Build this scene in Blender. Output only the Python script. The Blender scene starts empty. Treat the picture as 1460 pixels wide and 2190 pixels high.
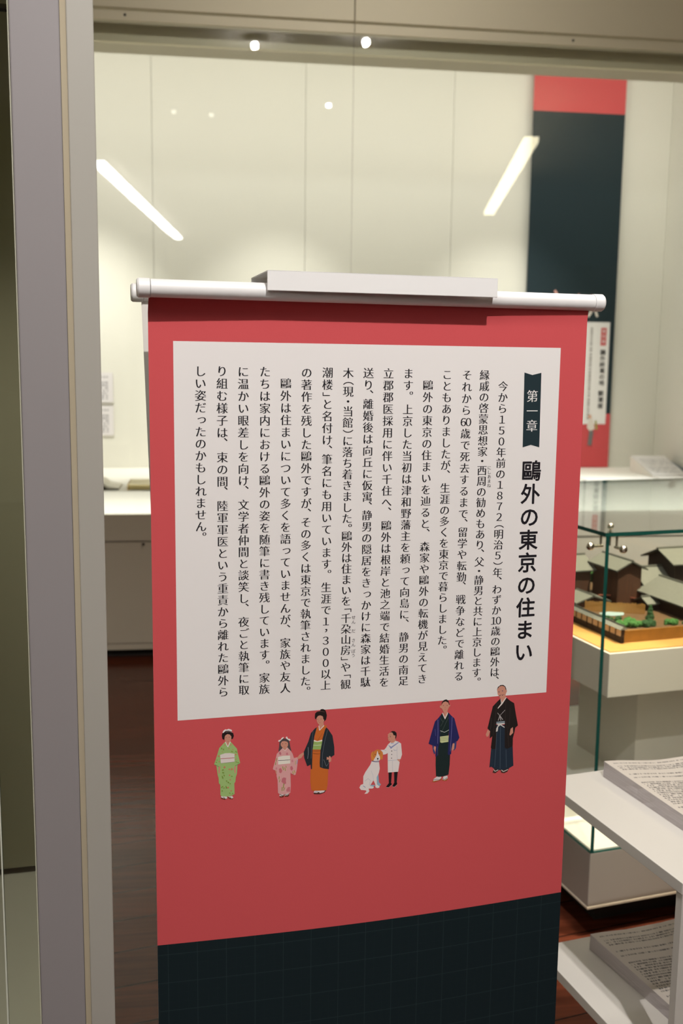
import bpy, math, random
from mathutils import Vector, Matrix
random.seed(7)
SC = bpy.context.scene
COL = SC.collection
R_ = math.radians

# ------------------------------------------------------------------ camera, world, lights, exposure
def make_camera():
    cd = bpy.data.cameras.new('camera'); co = bpy.data.objects.new('camera', cd); COL.objects.link(co)
    pitch, roll = R_(8.214), R_(-0.69)
    fwd = Vector((0, math.cos(pitch), -math.sin(pitch))); right = Vector((1, 0, 0)); down = -right.cross(fwd)
    r2 = right * math.cos(roll) + down * math.sin(roll)
    d2 = -right * math.sin(roll) + down * math.cos(roll)
    m = Matrix((r2, -d2, -fwd)).transposed().to_4x4(); m.translation = (0, 0, 1.5)
    co.matrix_world = m
    cd.sensor_fit = 'VERTICAL'; cd.sensor_height = 36.0; cd.lens = 2150.0 / 2190.0 * 36.0
    cd.clip_start = 0.02; cd.clip_end = 100
    cd.dof.use_dof = True; cd.dof.focus_distance = 1.40; cd.dof.aperture_fstop = 6.3
    SC.camera = co
make_camera()
SC.view_settings.view_transform = 'Standard'; SC.view_settings.look = 'None'
SC.view_settings.gamma = 1.0; SC.view_settings.exposure = 0.0
SC.view_settings.use_curve_mapping = False
W = bpy.data.worlds.new('world'); SC.world = W; W.use_nodes = True
W.node_tree.nodes['Background'].inputs['Color'].default_value = (1, 0.95, 0.88, 1)
W.node_tree.nodes['Background'].inputs['Strength'].default_value = 0.02

def frame_matrix(origin, yaw):
    return Matrix.Translation(Vector(origin)) @ Matrix.Rotation(R_(yaw), 4, 'Z')
WALL = frame_matrix((-math.sin(R_(7.75)) * 5.1107, math.cos(R_(7.75)) * 5.1107, 0), 7.75)   # x along the glass, y into the showcase
BANNER = frame_matrix((0, 1.3284, 0), 14.85)
CASE = frame_matrix((0.666, 2.4958, 0), 18.5)
RACK = frame_matrix((0.4048, 1.8932, 0), 19.0)
SIDE = frame_matrix((-0.327, 1.21, 0), 14.0)

def lamp(kind, name, loc, target, energy, color, size=0.05, spot=60, blend=0.5, size_y=None):
    ld = bpy.data.lights.new(name, kind); lo = bpy.data.objects.new(name, ld); COL.objects.link(lo)
    lo.location = loc
    if target is not None:
        lo.rotation_euler = (Vector(target) - Vector(loc)).to_track_quat('-Z', 'Y').to_euler()
    ld.energy = energy; ld.color = color
    if kind == 'AREA':
        ld.shape = 'RECTANGLE'; ld.size = size; ld.size_y = size_y or size
    else:
        ld.shadow_soft_size = size
    if kind == 'SPOT':
        ld.spot_size = R_(spot); ld.spot_blend = blend
    return lo
WARM = (1.0, 0.86, 0.66); NEUTRAL = (1.0, 0.955, 0.92); CASEW = (1.0, 0.95, 0.86)
# spot on the banner, from the ceiling in front of it
lamp('SPOT', 'spot_banner', BANNER @ Vector((0.22, -1.75, 3.40)), BANNER @ Vector((0.10, 0, 1.50)), 245, NEUTRAL, 0.02, 52, 0.8)
# spots on the house model and the paper rack
lamp('SPOT', 'spot_model', CASE @ Vector((0.65, -0.45, 3.35)), CASE @ Vector((0.45, 0.50, 0.74)), 720, WARM, 0.03, 36, 0.5)
lamp('SPOT', 'deck_fill_spot', CASE @ Vector((0.02, 0.36, 3.35)), CASE @ Vector((0.06, 0.06, 0.24)), 340, WARM, 0.03, 13, 0.5)  # narrow spot added to brighten the base deck, in place of general track lights
lamp('SPOT', 'spot_rack', RACK @ Vector((-0.35, -0.15, 3.35)), RACK @ Vector((0.2, -0.25, 0.5)), 115, NEUTRAL, 0.03, 36, 0.6)
# lamps inside the wall showcase
lamp('AREA', 'case_strip', WALL @ Vector((0.0, 0.34, 3.14)), WALL @ Vector((0.0, 1.1, 2.75)), 31, CASEW, 6.0, size_y=0.05)
for ux, en in ((-1.9, 180), (-0.75, 190), (0.45, 110), (1.9, 115)):
    lamp('SPOT', 'case_spot', WALL @ Vector((ux, 0.30, 3.20)), WALL @ Vector((ux, 1.3, 1.15)), en, CASEW, 0.03, 54, 0.9)
lamp('AREA', 'deck_strip', WALL @ Vector((-0.6, 0.06, 0.735)), WALL @ Vector((-0.6, 0.165, 0.80)), 6, CASEW, 7.0, size_y=0.02)
# spot on the lower right of the wall showcase
lamp('SPOT', 'spot_far', WALL @ Vector((3.3, -1.6, 3.35)), WALL @ Vector((2.35, 0, 0.5)), 850, NEUTRAL, 0.03, 36, 0.7)
# lamp inside the showcase at the left
lamp('SPOT', 'side_spot', SIDE @ Vector((-0.15, 0.30, 2.40)), SIDE @ Vector((-0.16, 0.48, 0.4)), 42, CASEW, 0.03, 80, 0.8)

# ------------------------------------------------------------------ materials
def mat(name, color=(0.8, 0.8, 0.8), rough=0.6, metal=0.0, emit=None, emit_strength=0.0, spec=0.5, noise=None, bump=None):
    m = bpy.data.materials.new(name); m.use_nodes = True
    nt = m.node_tree; b = nt.nodes['Principled BSDF']
    b.inputs['Base Color'].default_value = (*color, 1); b.inputs['Roughness'].default_value = rough
    b.inputs['Metallic'].default_value = metal; b.inputs['Specular IOR Level'].default_value = spec
    if emit: b.inputs['Emission Color'].default_value = (*emit, 1); b.inputs['Emission Strength'].default_value = emit_strength
    if noise:
        sc, amt = noise
        tc = nt.nodes.new('ShaderNodeTexCoord'); n = nt.nodes.new('ShaderNodeTexNoise'); n.inputs['Scale'].default_value = sc; n.inputs['Detail'].default_value = 4
        mx = nt.nodes.new('ShaderNodeMix'); mx.data_type = 'RGBA'
        mx.inputs[6].default_value = (*[c * (1 - amt) for c in color], 1); mx.inputs[7].default_value = (*[min(1, c * (1 + amt)) for c in color], 1)
        nt.links.new(tc.outputs['Object'], n.inputs['Vector']); nt.links.new(n.outputs['Fac'], mx.inputs[0]); nt.links.new(mx.outputs[2], b.inputs['Base Color'])
    if bump:
        sc, st = bump
        tc = nt.nodes.new('ShaderNodeTexCoord'); n = nt.nodes.new('ShaderNodeTexNoise'); n.inputs['Scale'].default_value = sc
        bp = nt.nodes.new('ShaderNodeBump'); bp.inputs['Strength'].default_value = st; bp.inputs['Distance'].default_value = 0.002
        nt.links.new(tc.outputs['Object'], n.inputs['Vector']); nt.links.new(n.outputs['Fac'], bp.inputs['Height']); nt.links.new(bp.outputs['Normal'], b.inputs['Normal'])
    return m
def srgb(h):
    h = h.lstrip('#'); v = [int(h[i:i + 2], 16) / 255 for i in (0, 2, 4)]
    return tuple(c / 12.92 if c <= 0.04045 else ((c + 0.055) / 1.055) ** 2.4 for c in v)
def glass_mat(name, tint=(0.97, 0.99, 0.98), f0=0.045):
    m = bpy.data.materials.new(name); m.use_nodes = True; nt = m.node_tree; nt.nodes.clear()
    out = nt.nodes.new('ShaderNodeOutputMaterial'); mix = nt.nodes.new('ShaderNodeMixShader')
    tr = nt.nodes.new('ShaderNodeBsdfTransparent'); tr.inputs['Color'].default_value = (*tint, 1)
    gl = nt.nodes.new('ShaderNodeBsdfGlossy'); gl.inputs['Roughness'].default_value = 0.0
    lw = nt.nodes.new('ShaderNodeLayerWeight'); lw.inputs['Blend'].default_value = 0.5
    pw = nt.nodes.new('ShaderNodeMath'); pw.operation = 'POWER'; pw.inputs[1].default_value = 5
    ma = nt.nodes.new('ShaderNodeMath'); ma.operation = 'MULTIPLY_ADD'; ma.inputs[1].default_value = 1 - f0; ma.inputs[2].default_value = f0
    nt.links.new(lw.outputs['Facing'], pw.inputs[0]); nt.links.new(pw.outputs[0], ma.inputs[0]); nt.links.new(ma.outputs[0], mix.inputs[0])
    nt.links.new(tr.outputs[0], mix.inputs[1]); nt.links.new(gl.outputs[0], mix.inputs[2]); nt.links.new(mix.outputs[0], out.inputs['Surface'])
    return m
def plank_mat():
    m = mat('floor_wood', (0.05, 0.02, 0.012), 0.3); nt = m.node_tree; b = nt.nodes['Principled BSDF']
    tc = nt.nodes.new('ShaderNodeTexCoord'); mp = nt.nodes.new('ShaderNodeMapping'); mp.inputs['Rotation'].default_value = (0, 0, R_(-12))
    br = nt.nodes.new('ShaderNodeTexBrick'); br.offset = 0.37; br.inputs['Scale'].default_value = 1.0
    br.inputs['Brick Width'].default_value = 5.0; br.inputs['Row Height'].default_value = 0.15; br.inputs['Mortar Size'].default_value = 0.0022; br.inputs['Mortar Smooth'].default_value = 0.1
    br.inputs['Color1'].default_value = (0.120, 0.030, 0.014, 1); br.inputs['Color2'].default_value = (0.080, 0.022, 0.012, 1); br.inputs['Mortar'].default_value = (0.008, 0.004, 0.003, 1)
    mp2 = nt.nodes.new('ShaderNodeMapping'); mp2.inputs['Rotation'].default_value = (0, 0, R_(-12)); mp2.inputs['Scale'].default_value = (1.2, 26, 1)
    n = nt.nodes.new('ShaderNodeTexNoise'); n.inputs['Scale'].default_value = 1.6; n.inputs['Detail'].default_value = 6; n.inputs['Roughness'].default_value = 0.6
    mx = nt.nodes.new('ShaderNodeMix'); mx.data_type = 'RGBA'; mx.blend_type = 'MULTIPLY'; mx.inputs[0].default_value = 0.75
    rp = nt.nodes.new('ShaderNodeMapRange'); rp.inputs[1].default_value = 0.3; rp.inputs[2].default_value = 0.7; rp.inputs[3].default_value = 0.45; rp.inputs[4].default_value = 1.25
    nt.links.new(tc.outputs['Object'], mp.inputs['Vector']); nt.links.new(tc.outputs['Object'], mp2.inputs['Vector'])
    nt.links.new(mp.outputs[0], br.inputs['Vector']); nt.links.new(mp2.outputs[0], n.inputs['Vector']); nt.links.new(n.outputs['Fac'], rp.inputs[0])
    nt.links.new(br.outputs['Color'], mx.inputs[6]); b.inputs['Roughness'].default_value = 0.24; b.inputs['Specular IOR Level'].default_value = 0.3; nt.links.new(rp.outputs[0], mx.inputs[7]); nt.links.new(mx.outputs[2], b.inputs['Base Color'])
    return m
def text_rows_mat(name, paper=(0.78, 0.75, 0.70), ink=(0.12, 0.12, 0.13), row=0.0056, char=0.0034, along='X', margin=None, dens=0.5):
    """paper printed with rows of tiny unreadable marks; object coordinates in metres"""
    m = mat(name, paper, 0.7); nt = m.node_tree; b = nt.nodes['Principled BSDF']; L = nt.links.new
    tc = nt.nodes.new('ShaderNodeTexCoord'); sp = nt.nodes.new('ShaderNodeSeparateXYZ'); L(tc.outputs['Object'], sp.inputs[0])
    a, c = ('X', 'Y') if along == 'X' else ('Z', 'X')
    if along == 'XZ': a, c = 'X', 'Z'
    def M(op, x, y=None):
        q = nt.nodes.new('ShaderNodeMath'); q.operation = op
        for i, s in enumerate((x, y)):
            if s is None: continue
            if isinstance(s, (int, float)): q.inputs[i].default_value = s
            else: L(s, q.inputs[i])
        return q.outputs[0]
    rr = M('DIVIDE', sp.outputs[c], row); fr = M('FRACT', rr); inrow = M('LESS_THAN', fr, 0.58)
    cc = M('DIVIDE', sp.outputs[a], char)
    cv = nt.nodes.new('ShaderNodeCombineXYZ'); L(cc, cv.inputs[0]); L(M('FLOOR', rr), cv.inputs[1])
    n = nt.nodes.new('ShaderNodeTexNoise'); n.inputs['Scale'].default_value = 1.3; n.inputs['Detail'].default_value = 2; L(cv.outputs[0], n.inputs['Vector'])
    mark = M('MULTIPLY', M('GREATER_THAN', n.outputs['Fac'], 1 - dens), inrow)
    # larger blocks: paragraphs, empty rows
    cv2 = nt.nodes.new('ShaderNodeCombineXYZ'); L(M('FLOOR', M('DIVIDE', rr, 1.0)), cv2.inputs[1])
    wn = nt.nodes.new('ShaderNodeTexWhiteNoise'); L(cv2.outputs[0], wn.inputs['Vector'])
    mark = M('MULTIPLY', mark, M('GREATER_THAN', wn.outputs['Value'], 0.18))
    if margin:
        x0, x1, y0, y1 = margin
        for e in (M('GREATER_THAN', sp.outputs[a], x0), M('LESS_THAN', sp.outputs[a], x1), M('GREATER_THAN', sp.outputs[c], y0), M('LESS_THAN', sp.outputs[c], y1)):
            mark = M('MULTIPLY', mark, e)
    mx = nt.nodes.new('ShaderNodeMix'); mx.data_type = 'RGBA'; mx.inputs[6].default_value = (*paper, 1); mx.inputs[7].default_value = (*ink, 1)
    L(mark, mx.inputs[0]); L(mx.outputs[2], b.inputs['Base Color'])
    return m
def navy_check_mat():
    m = mat('navy_cloth', (0.0065, 0.0155, 0.0195), 0.6, spec=0.25); nt = m.node_tree; b = nt.nodes['Principled BSDF']; L = nt.links.new
    tc = nt.nodes.new('ShaderNodeTexCoord'); sp = nt.nodes.new('ShaderNodeSeparateXYZ'); L(tc.outputs['Object'], sp.inputs[0])
    res = None
    for ax, per, wd in (('X', 0.0395, 0.018), ('Z', 0.0415, 0.018), ('X', 0.0131, 0.02), ('Z', 0.0138, 0.02)):
        d = nt.nodes.new('ShaderNodeMath'); d.operation = 'DIVIDE'; L(sp.outputs[ax], d.inputs[0]); d.inputs[1].default_value = per
        f = nt.nodes.new('ShaderNodeMath'); f.operation = 'FRACT'; L(d.outputs[0], f.inputs[0])
        l = nt.nodes.new('ShaderNodeMath'); l.operation = 'LESS_THAN'; L(f.outputs[0], l.inputs[0]); l.inputs[1].default_value = wd
        k = nt.nodes.new('ShaderNodeMath'); k.operation = 'MULTIPLY'; L(l.outputs[0], k.inputs[0]); k.inputs[1].default_value = 0.5 if per > 0.03 else 0.12
        if res is None: res = k.outputs[0]
        else:
            a = nt.nodes.new('ShaderNodeMath'); a.operation = 'MAXIMUM'; L(res, a.inputs[0]); L(k.outputs[0], a.inputs[1]); res = a.outputs[0]
    mx = nt.nodes.new('ShaderNodeMix'); mx.data_type = 'RGBA'; mx.inputs[6].default_value = (0.0065, 0.0155, 0.0195, 1); mx.inputs[7].default_value = (0.030, 0.055, 0.060, 1)
    L(res, mx.inputs[0]); L(mx.outputs[2], b.inputs['Base Color'])
    return m
M_WHITE = mat('white_metal', (0.86, 0.855, 0.85), 0.45)
M_GREYPLATE = mat('grey_plate', (0.50, 0.50, 0.52), 0.45)
M_CORAL = mat('coral_print', (0.62, 0.088, 0.097), 0.75, spec=0.2, bump=(900, 0.05))
M_NAVYCLOTH = navy_check_mat()
M_NAVY = mat('navy_print', (0.016, 0.032, 0.040), 0.7, spec=0.2)
M_PANEL = mat('print_white', (0.83, 0.805, 0.795), 0.8, spec=0.2)
M_INK = mat('print_black', (0.012, 0.010, 0.014), 0.7, spec=0.2)
M_BACKCLOTH = mat('banner_back', (0.72, 0.69, 0.65), 0.8)
M_POST = mat('post_paint', (0.27, 0.250, 0.255), 0.5, noise=(3, 0.03))
M_POST2 = mat('post_paint_warm', (0.38, 0.365, 0.325), 0.5, noise=(3, 0.03))
M_POSTEDGE = mat('post_edge_strip', (0.46, 0.40, 0.29), 0.5)
M_CASEWALL = mat('case_wall_cloth', (0.78, 0.76, 0.69), 0.85, noise=(2.0, 0.02))
M_CASEBASE = mat('case_base_paint', (0.55, 0.49, 0.385), 0.6)
M_FASCIA = mat('case_fascia_paint', (0.66, 0.60, 0.43), 0.6)
def translucent(name, color, amount):
    m = mat(name, color, 0.8); nt = m.node_tree; b = nt.nodes['Principled BSDF']; out = [n for n in nt.nodes if n.type == 'OUTPUT_MATERIAL'][0]
    t = nt.nodes.new('ShaderNodeBsdfTranslucent'); t.inputs['Color'].default_value = (*color, 1); mx = nt.nodes.new('ShaderNodeMixShader'); mx.inputs[0].default_value = amount
    nt.links.new(b.outputs[0], mx.inputs[1]); nt.links.new(t.outputs[0], mx.inputs[2]); nt.links.new(mx.outputs[0], out.inputs['Surface'])
    return m
M_BAFFLE = translucent('baffle_acrylic', (0.70, 0.67, 0.58), 0.4)
M_DECK = mat('case_deck', (0.84, 0.82, 0.76), 0.7)
M_DARK = mat('dark_gap', (0.02, 0.018, 0.015), 0.8)
M_GLASS = glass_mat('clear_glass')
M_GLASSEDGE = mat('green_glass_edge', (0.008, 0.06, 0.05), 0.15)
M_WALL = mat('room_wall', (0.55, 0.50, 0.42), 0.8, noise=(1.5, 0.03))
M_CEIL = mat('room_ceiling', (0.50, 0.47, 0.42), 0.9, noise=(1.5, 0.03))
M_FLOOR = plank_mat()
M_PLINTH = mat('plinth_paint', (0.66, 0.61, 0.54), 0.6)
M_WOODTOP = mat('pale_wood', (0.57, 0.30, 0.085), 0.5, noise=(30, 0.12))
M_STEEL = mat('steel', (0.62, 0.58, 0.50), 0.2, metal=1.0)
M_OLIVE = mat('side_case_cloth', (0.30, 0.28, 0.18), 0.8, noise=(2, 0.05))
M_SIDEDECK = mat('side_case_deck', (0.45, 0.43, 0.33), 0.55)

# ------------------------------------------------------------------ builders
def empty(name, M, label, cat, group=None):
    o = bpy.data.objects.new(name, None); COL.objects.link(o); o.matrix_world = M
    o['label'] = label; o['category'] = cat
    if group: o['group'] = group
    o.empty_display_size = 0.1
    return o
class MB:
    def __init__(self): self.v = []; self.f = []; self.m = []; self.s = []
    def add(self, vs, fs, mi=0, smooth=False):
        k = len(self.v); self.v += [tuple(q) for q in vs]
        for f in fs: self.f.append([k + i for i in f]); self.m.append(mi); self.s.append(smooth)
        return self
    def box(self, x0, x1, y0, y1, z0, z1, mi=0, sides=None):
        vs = [(x, y, z) for z in (z0, z1) for y in (y0, y1) for x in (x0, x1)]
        fs = [(0, 2, 3, 1), (4, 5, 7, 6), (0, 1, 5, 4), (2, 6, 7, 3), (0, 4, 6, 2), (1, 3, 7, 5)]   # bottom top front back left right
        k = len(self.v); self.v += vs
        for i, f in enumerate(fs):
            self.f.append([k + q for q in f]); self.m.append(sides[i] if sides else mi); self.s.append(False)
        return self
    def prism(self, poly, y0, y1, mi=0):      # poly in x,z extruded along y
        n = len(poly)
        vs = [(x, y0, z) for x, z in poly] + [(x, y1, z) for x, z in poly]
        fs = [list(range(n)), list(range(2 * n - 1, n - 1, -1))] + [(i, n + i, n + (i + 1) % n, (i + 1) % n) for i in range(n)]
        return self.add(vs, fs, mi)
    def tube(self, p, q, r, mi=0, seg=24, caps=True, r2=None):
        p, q = Vector(p), Vector(q); d = (q - p).normalized(); a = d.orthogonal().normalized(); b = d.cross(a); r2 = r if r2 is None else r2
        vs = [p + (a * math.cos(t) + b * math.sin(t)) * r for t in [2 * math.pi * i / seg for i in range(seg)]]
        vs += [q + (a * math.cos(t) + b * math.sin(t)) * r2 for t in [2 * math.pi * i / seg for i in range(seg)]]
        self.add(vs, [(i, (i + 1) % seg, seg + (i + 1) % seg, seg + i) for i in range(seg)], mi, True)
        if caps:
            self.add(vs[:seg], [list(range(seg - 1, -1, -1))], mi); self.add(vs[seg:], [list(range(seg))], mi)
        return self
    def ball(self, c, r, mi=0, seg=16, rings=10, sq=(1, 1, 1), jitter=0.0):
        c = Vector(c); vs = []; fs = []
        for i in range(rings + 1):
            th = math.pi * i / rings
            for j in range(seg):
                ph = 2 * math.pi * j / seg; k = 1 + (random.uniform(-jitter, jitter) if 0 < i < rings else 0)
                vs.append(c + Vector((math.sin(th) * math.cos(ph) * sq[0], math.sin(th) * math.sin(ph) * sq[1], math.cos(th) * sq[2])) * r * k)
        for i in range(rings):
            for j in range(seg): fs.append((i * seg + j, (i + 1) * seg + j, (i + 1) * seg + (j + 1) % seg, i * seg + (j + 1) % seg))
        return self.add(vs, fs, mi, jitter == 0)
    def build(self, name, mats, parent=None, M=None, bevel=0, label=None):
        me = bpy.data.meshes.new(name); me.from_pydata(self.v, [], self.f)
        if not isinstance(mats, (list, tuple)): mats = [mats]
        for q in mats: me.materials.append(q)
        me.polygons.foreach_set('material_index', self.m); me.polygons.foreach_set('use_smooth', self.s); me.update()
        o = bpy.data.objects.new(name, me); COL.objects.link(o)
        if parent is not None: o.parent = parent
        elif M is not None: o.matrix_world = M
        if bevel:
            bv = o.modifiers.new('bevel', 'BEVEL'); bv.width = bevel; bv.segments = 2; bv.limit_method = 'ANGLE'; bv.angle_limit = R_(50)
        if label: o['label'] = label
        return o
def box(name, m, parent, x0, x1, y0, y1, z0, z1, bevel=0, sides=None, label=None, M=None):
    return MB().box(x0, x1, y0, y1, z0, z1, 0, sides).build(name, m, parent, M, bevel, label)
def structure(o): o['kind'] = 'structure'; return o
def tag(o, label, cat, group=None):
    o['label'] = label; o['category'] = cat
    if group: o['group'] = group
    return o
def copy_thing(root, M, label, group=None):
    r = root.copy(); COL.objects.link(r); r.matrix_world = M; r['label'] = label
    if group: r['group'] = group
    for ch in list(root.children):
        c = ch.copy(); COL.objects.link(c); c.parent = r; c.matrix_parent_inverse = ch.matrix_parent_inverse
    return r

# ------------------------------------------------------------------ lettering
GLYPH = {}; GMESH = {}
def glyph_splines(ch):
    if ch in GLYPH: return GLYPH[ch]
    fc = bpy.data.curves.new('t', 'FONT'); fc.body = ch; fc.size = 1.0; fc.resolution_u = 4
    fo = bpy.data.objects.new('t', fc); COL.objects.link(fo)
    dg = bpy.context.evaluated_depsgraph_get(); dg.update()
    cu = fo.evaluated_get(dg).to_curve(dg)
    sp = []
    for s in cu.splines:
        if s.type == 'BEZIER': sp.append([(p.co.copy(), p.handle_left.copy(), p.handle_right.copy()) for p in s.bezier_points])
    bpy.data.objects.remove(fo); bpy.data.curves.remove(fc)
    GLYPH[ch] = sp
    return sp
def area_sign(sp):
    a = 0
    for s in sp:
        n = len(s)
        for i in range(n):
            p, q = s[i][0], s[(i + 1) % n][0]; a += p.x * q.y - q.x * p.y
    return 1 if a > 0 else -1
def glyph_mesh(ch, dx, dy):
    """filled outline of one character; its outline is moved by dx, dy along the outward normal (brush-like or bold weight)"""
    key = (ch, dx, dy)
    if key in GMESH: return GMESH[key]
    sp = glyph_splines(ch)
    if not sp: GMESH[key] = ([], []); return GMESH[key]
    sg = area_sign(sp)
    cd = bpy.data.curves.new('g', 'CURVE'); cd.dimensions = '2D'; cd.fill_mode = 'BOTH'; cd.resolution_u = 3
    for s in sp:
        n = len(s); ns = cd.splines.new('BEZIER'); ns.bezier_points.add(n - 1); ns.use_cyclic_u = True
        for i in range(n):
            co, hl, hr = s[i]
            def unit(v): return v.normalized() if v.length > 1e-7 else Vector((0, 0, 0))
            tin = unit(co - hl) if (co - hl).length > 1e-6 else unit(co - s[i - 1][0])
            tout = unit(hr - co) if (hr - co).length > 1e-6 else unit(s[(i + 1) % n][0] - co)
            n1 = Vector((tin.y, -tin.x, 0)) * sg; n2 = Vector((tout.y, -tout.x, 0)) * sg
            nm = n1 + n2
            d = max(0.35, n1.dot(n2) * 0.5 + 0.5)
            nm = nm * 0.5 / d if nm.length > 1e-6 else n1
            off = Vector((nm.x * dx, nm.y * dy, 0))
            p = ns.bezier_points[i]; p.handle_left_type = 'FREE'; p.handle_right_type = 'FREE'
            p.co = co + off; p.handle_left = hl + off; p.handle_right = hr + off
    o = bpy.data.objects.new('g', cd); COL.objects.link(o)
    dg = bpy.context.evaluated_depsgraph_get(); dg.update()
    me = bpy.data.meshes.new_from_object(o.evaluated_get(dg))
    vs = [(v.co.x, v.co.y) for v in me.vertices]; fs = [list(p.vertices) for p in me.polygons]
    bpy.data.objects.remove(o); bpy.data.curves.remove(cd); bpy.data.meshes.remove(me)
    GMESH[key] = (vs, fs)
    return GMESH[key]
EM = None
def em_metrics():
    global EM
    vs, _ = glyph_mesh('国', 0, 0)
    xs = [v[0] for v in vs]; ys = [v[1] for v in vs]
    EM = ((min(xs) + max(xs)) / 2, (min(ys) + max(ys)) / 2, (max(ys) - min(ys)) / 0.90)   # centre and em size of a full-width glyph
ROTATE = set('()｢｣（）')
FULL = {'(': '（', ')': '）', '｢': '「', '｣': '」'}
def put_char(mb, ch, cx, cz, em, dx, dy, fx=1.0):
    """one upright character centred at cx, cz of a sheet seen from -y; vertical-writing forms of punctuation"""
    ex, ey, es = EM
    vs, fs = glyph_mesh(FULL.get(ch, ch), dx, dy)
    out = []
    for x, y in vs:
        x = (x - ex) / es; y = (y - ey) / es
        if ch in ROTATE: x, y = y, -x + (0.26 if ch in '(｢' else -0.26)
        elif ch in '、': x += 0.62; y += 0.56
        elif ch in '。': x += 0.62; y += 0.46
        elif ch in '，': x += 0.30; y += 0.35
        elif ch in 'っ': x += 0.09; y += 0.09
        out.append((cx + x * em * fx, 0.0, cz + y * em))
    mb.add(out, fs)
WEIGHT = {'、': 0.62, '。': 0.62, '_': 0.42, '(': 0.62, ')': 0.62, '｢': 0.62, '｣': 0.62, '・': 0.75, '，': 0.7}
def tokens(s):
    r = []; i = 0
    while i < len(s):
        if s[i] == '<': j = s.index('>', i); r.append(s[i + 1:j]); i = j + 1
        else: r.append(s[i]); i += 1
    return r
def column(mb, s, x0, z0, x1, z1, em, dx, dy):
    tk = tokens(s); pos = []; t = 0
    for c in tk:
        w = WEIGHT.get(c, 1.0); pos.append(t + w / 2); t += w
    last = max(i for i, c in enumerate(tk) if c not in '、。')
    a, b = pos[0], pos[last]
    for c, p in zip(tk, pos):
        if c == '_': continue
        k = (p - a) / (b - a) if b > a else 0
        x = x0 + (x1 - x0) * k; z = z0 + (z1 - z0) * k
        if len(c) == 2:
            for q, d in zip(c, (-0.26, 0.26)): put_char(mb, chr(ord(q) + 0xFEE0), x + d * em, z, em, dx, dy, 0.95)
        else: put_char(mb, c, x, z, em, dx, dy)
def bold_column(mb, s, x0, z0, x1, z1, em, r):
    """heavier strokes: the same characters laid over each other around a small circle"""
    for k in range(8):
        t = 2 * math.pi * k / 8; ox, oz = r * em * math.cos(t), r * em * math.sin(t)
        n = len(mb.v); column(mb, s, x0 + ox, z0 + oz, x1 + ox, z1 + oz, em, 0, 0)
        for i in range(n, len(mb.v)): x, y, z = mb.v[i]; mb.v[i] = (x, y - 0.000004 * k, z)
COLUMNS=[["今から１５０年前の１８７２(明治５)年、わずか<10>歳の鷗外は、",226.41,1475.92,228.24,1071.68],["縁戚の啓蒙思想家・西周の勧めもあり、父・静男と共に上京します。",198.81,1490.95,200.32,1072.81],["それから<60>歳で死去するまで、留学や転勤、_戦争などで離れる",173.47,1490.71,173.75,1069.35],["こともありましたが、_生涯の多くを東京で暮らしました。",144.73,1491.12,147.63,1123.06],["鷗外の東京の住まいを辿ると、_森家や鷗外の転機が見えてき",117.81,1476.51,119.18,1069.31],["ます。_上京した当初は津和野藩主を頼って向島に、_静男の南足",89.81,1492.02,91.48,1068.61],["立郡郡医採用に伴い千住へ、_鷗外は根岸と池之端で結婚生活を",62.11,1491.74,63.44,1068.63],["送り、離婚後は向丘に仮寓、静男の隠居をきっかけに森家は千駄",34.5,1492.02,36.65,1070.51],["木(現・当館)に落ち着きました。鷗外は住まいを｢千朶山房｣や｢観",6.93,1491.75,8.38,1069.38],["潮楼｣と名付け、筆名にも用いています。_生涯で１，３００以上",-20.93,1492.08,-19.75,1070.05],["の著作を残した鷗外ですが、その多くは東京で執筆されました。",-48.91,1491.73,-48.03,1077.78],["鷗外は住まいについて多くを語っていませんが、_家族や友人",-76.42,1477.46,-75.72,1069.98],["たちは家内における鷗外の姿を随筆に書き残しています。_家族",-103.75,1492.43,-104.25,1070.66],["に温かい眼差しを向け、_文学者仲間と談笑し、_夜ごと執筆に取",-131.81,1492.14,-131.92,1071.3],["り組む様子は、_束の間、_陸軍軍医という重責から離れた鷗外ら",-159.03,1492.51,-159.48,1070.59],["しい姿だったのかもしれません。",-186.31,1492.23,-187.25,1293.77]]
RUBY=[["にしあまね",[210.05,1364.56],[210.37,1339.81]],["せん",[18.63,1162.76],[18.73,1156.29]],["だ",[18.7,1143.86],[18.7,1143.86]],["さん",[18.89,1130.66],[18.98,1124.28]],["ぼう",[19.04,1115.58],[18.92,1109.65]]]
RIBBON=[[257.3,1495.38],[269.25,1492.06],[282.67,1495.19],[283.92,1392.28],[271.0,1395.85],[258.79,1392.37]]
RIBBON_TEXT=[[270.49,1462.82],[271.45,1421.88]]
TITLE=[[273.34,1358.96],[272.26,1098.31]]
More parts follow.
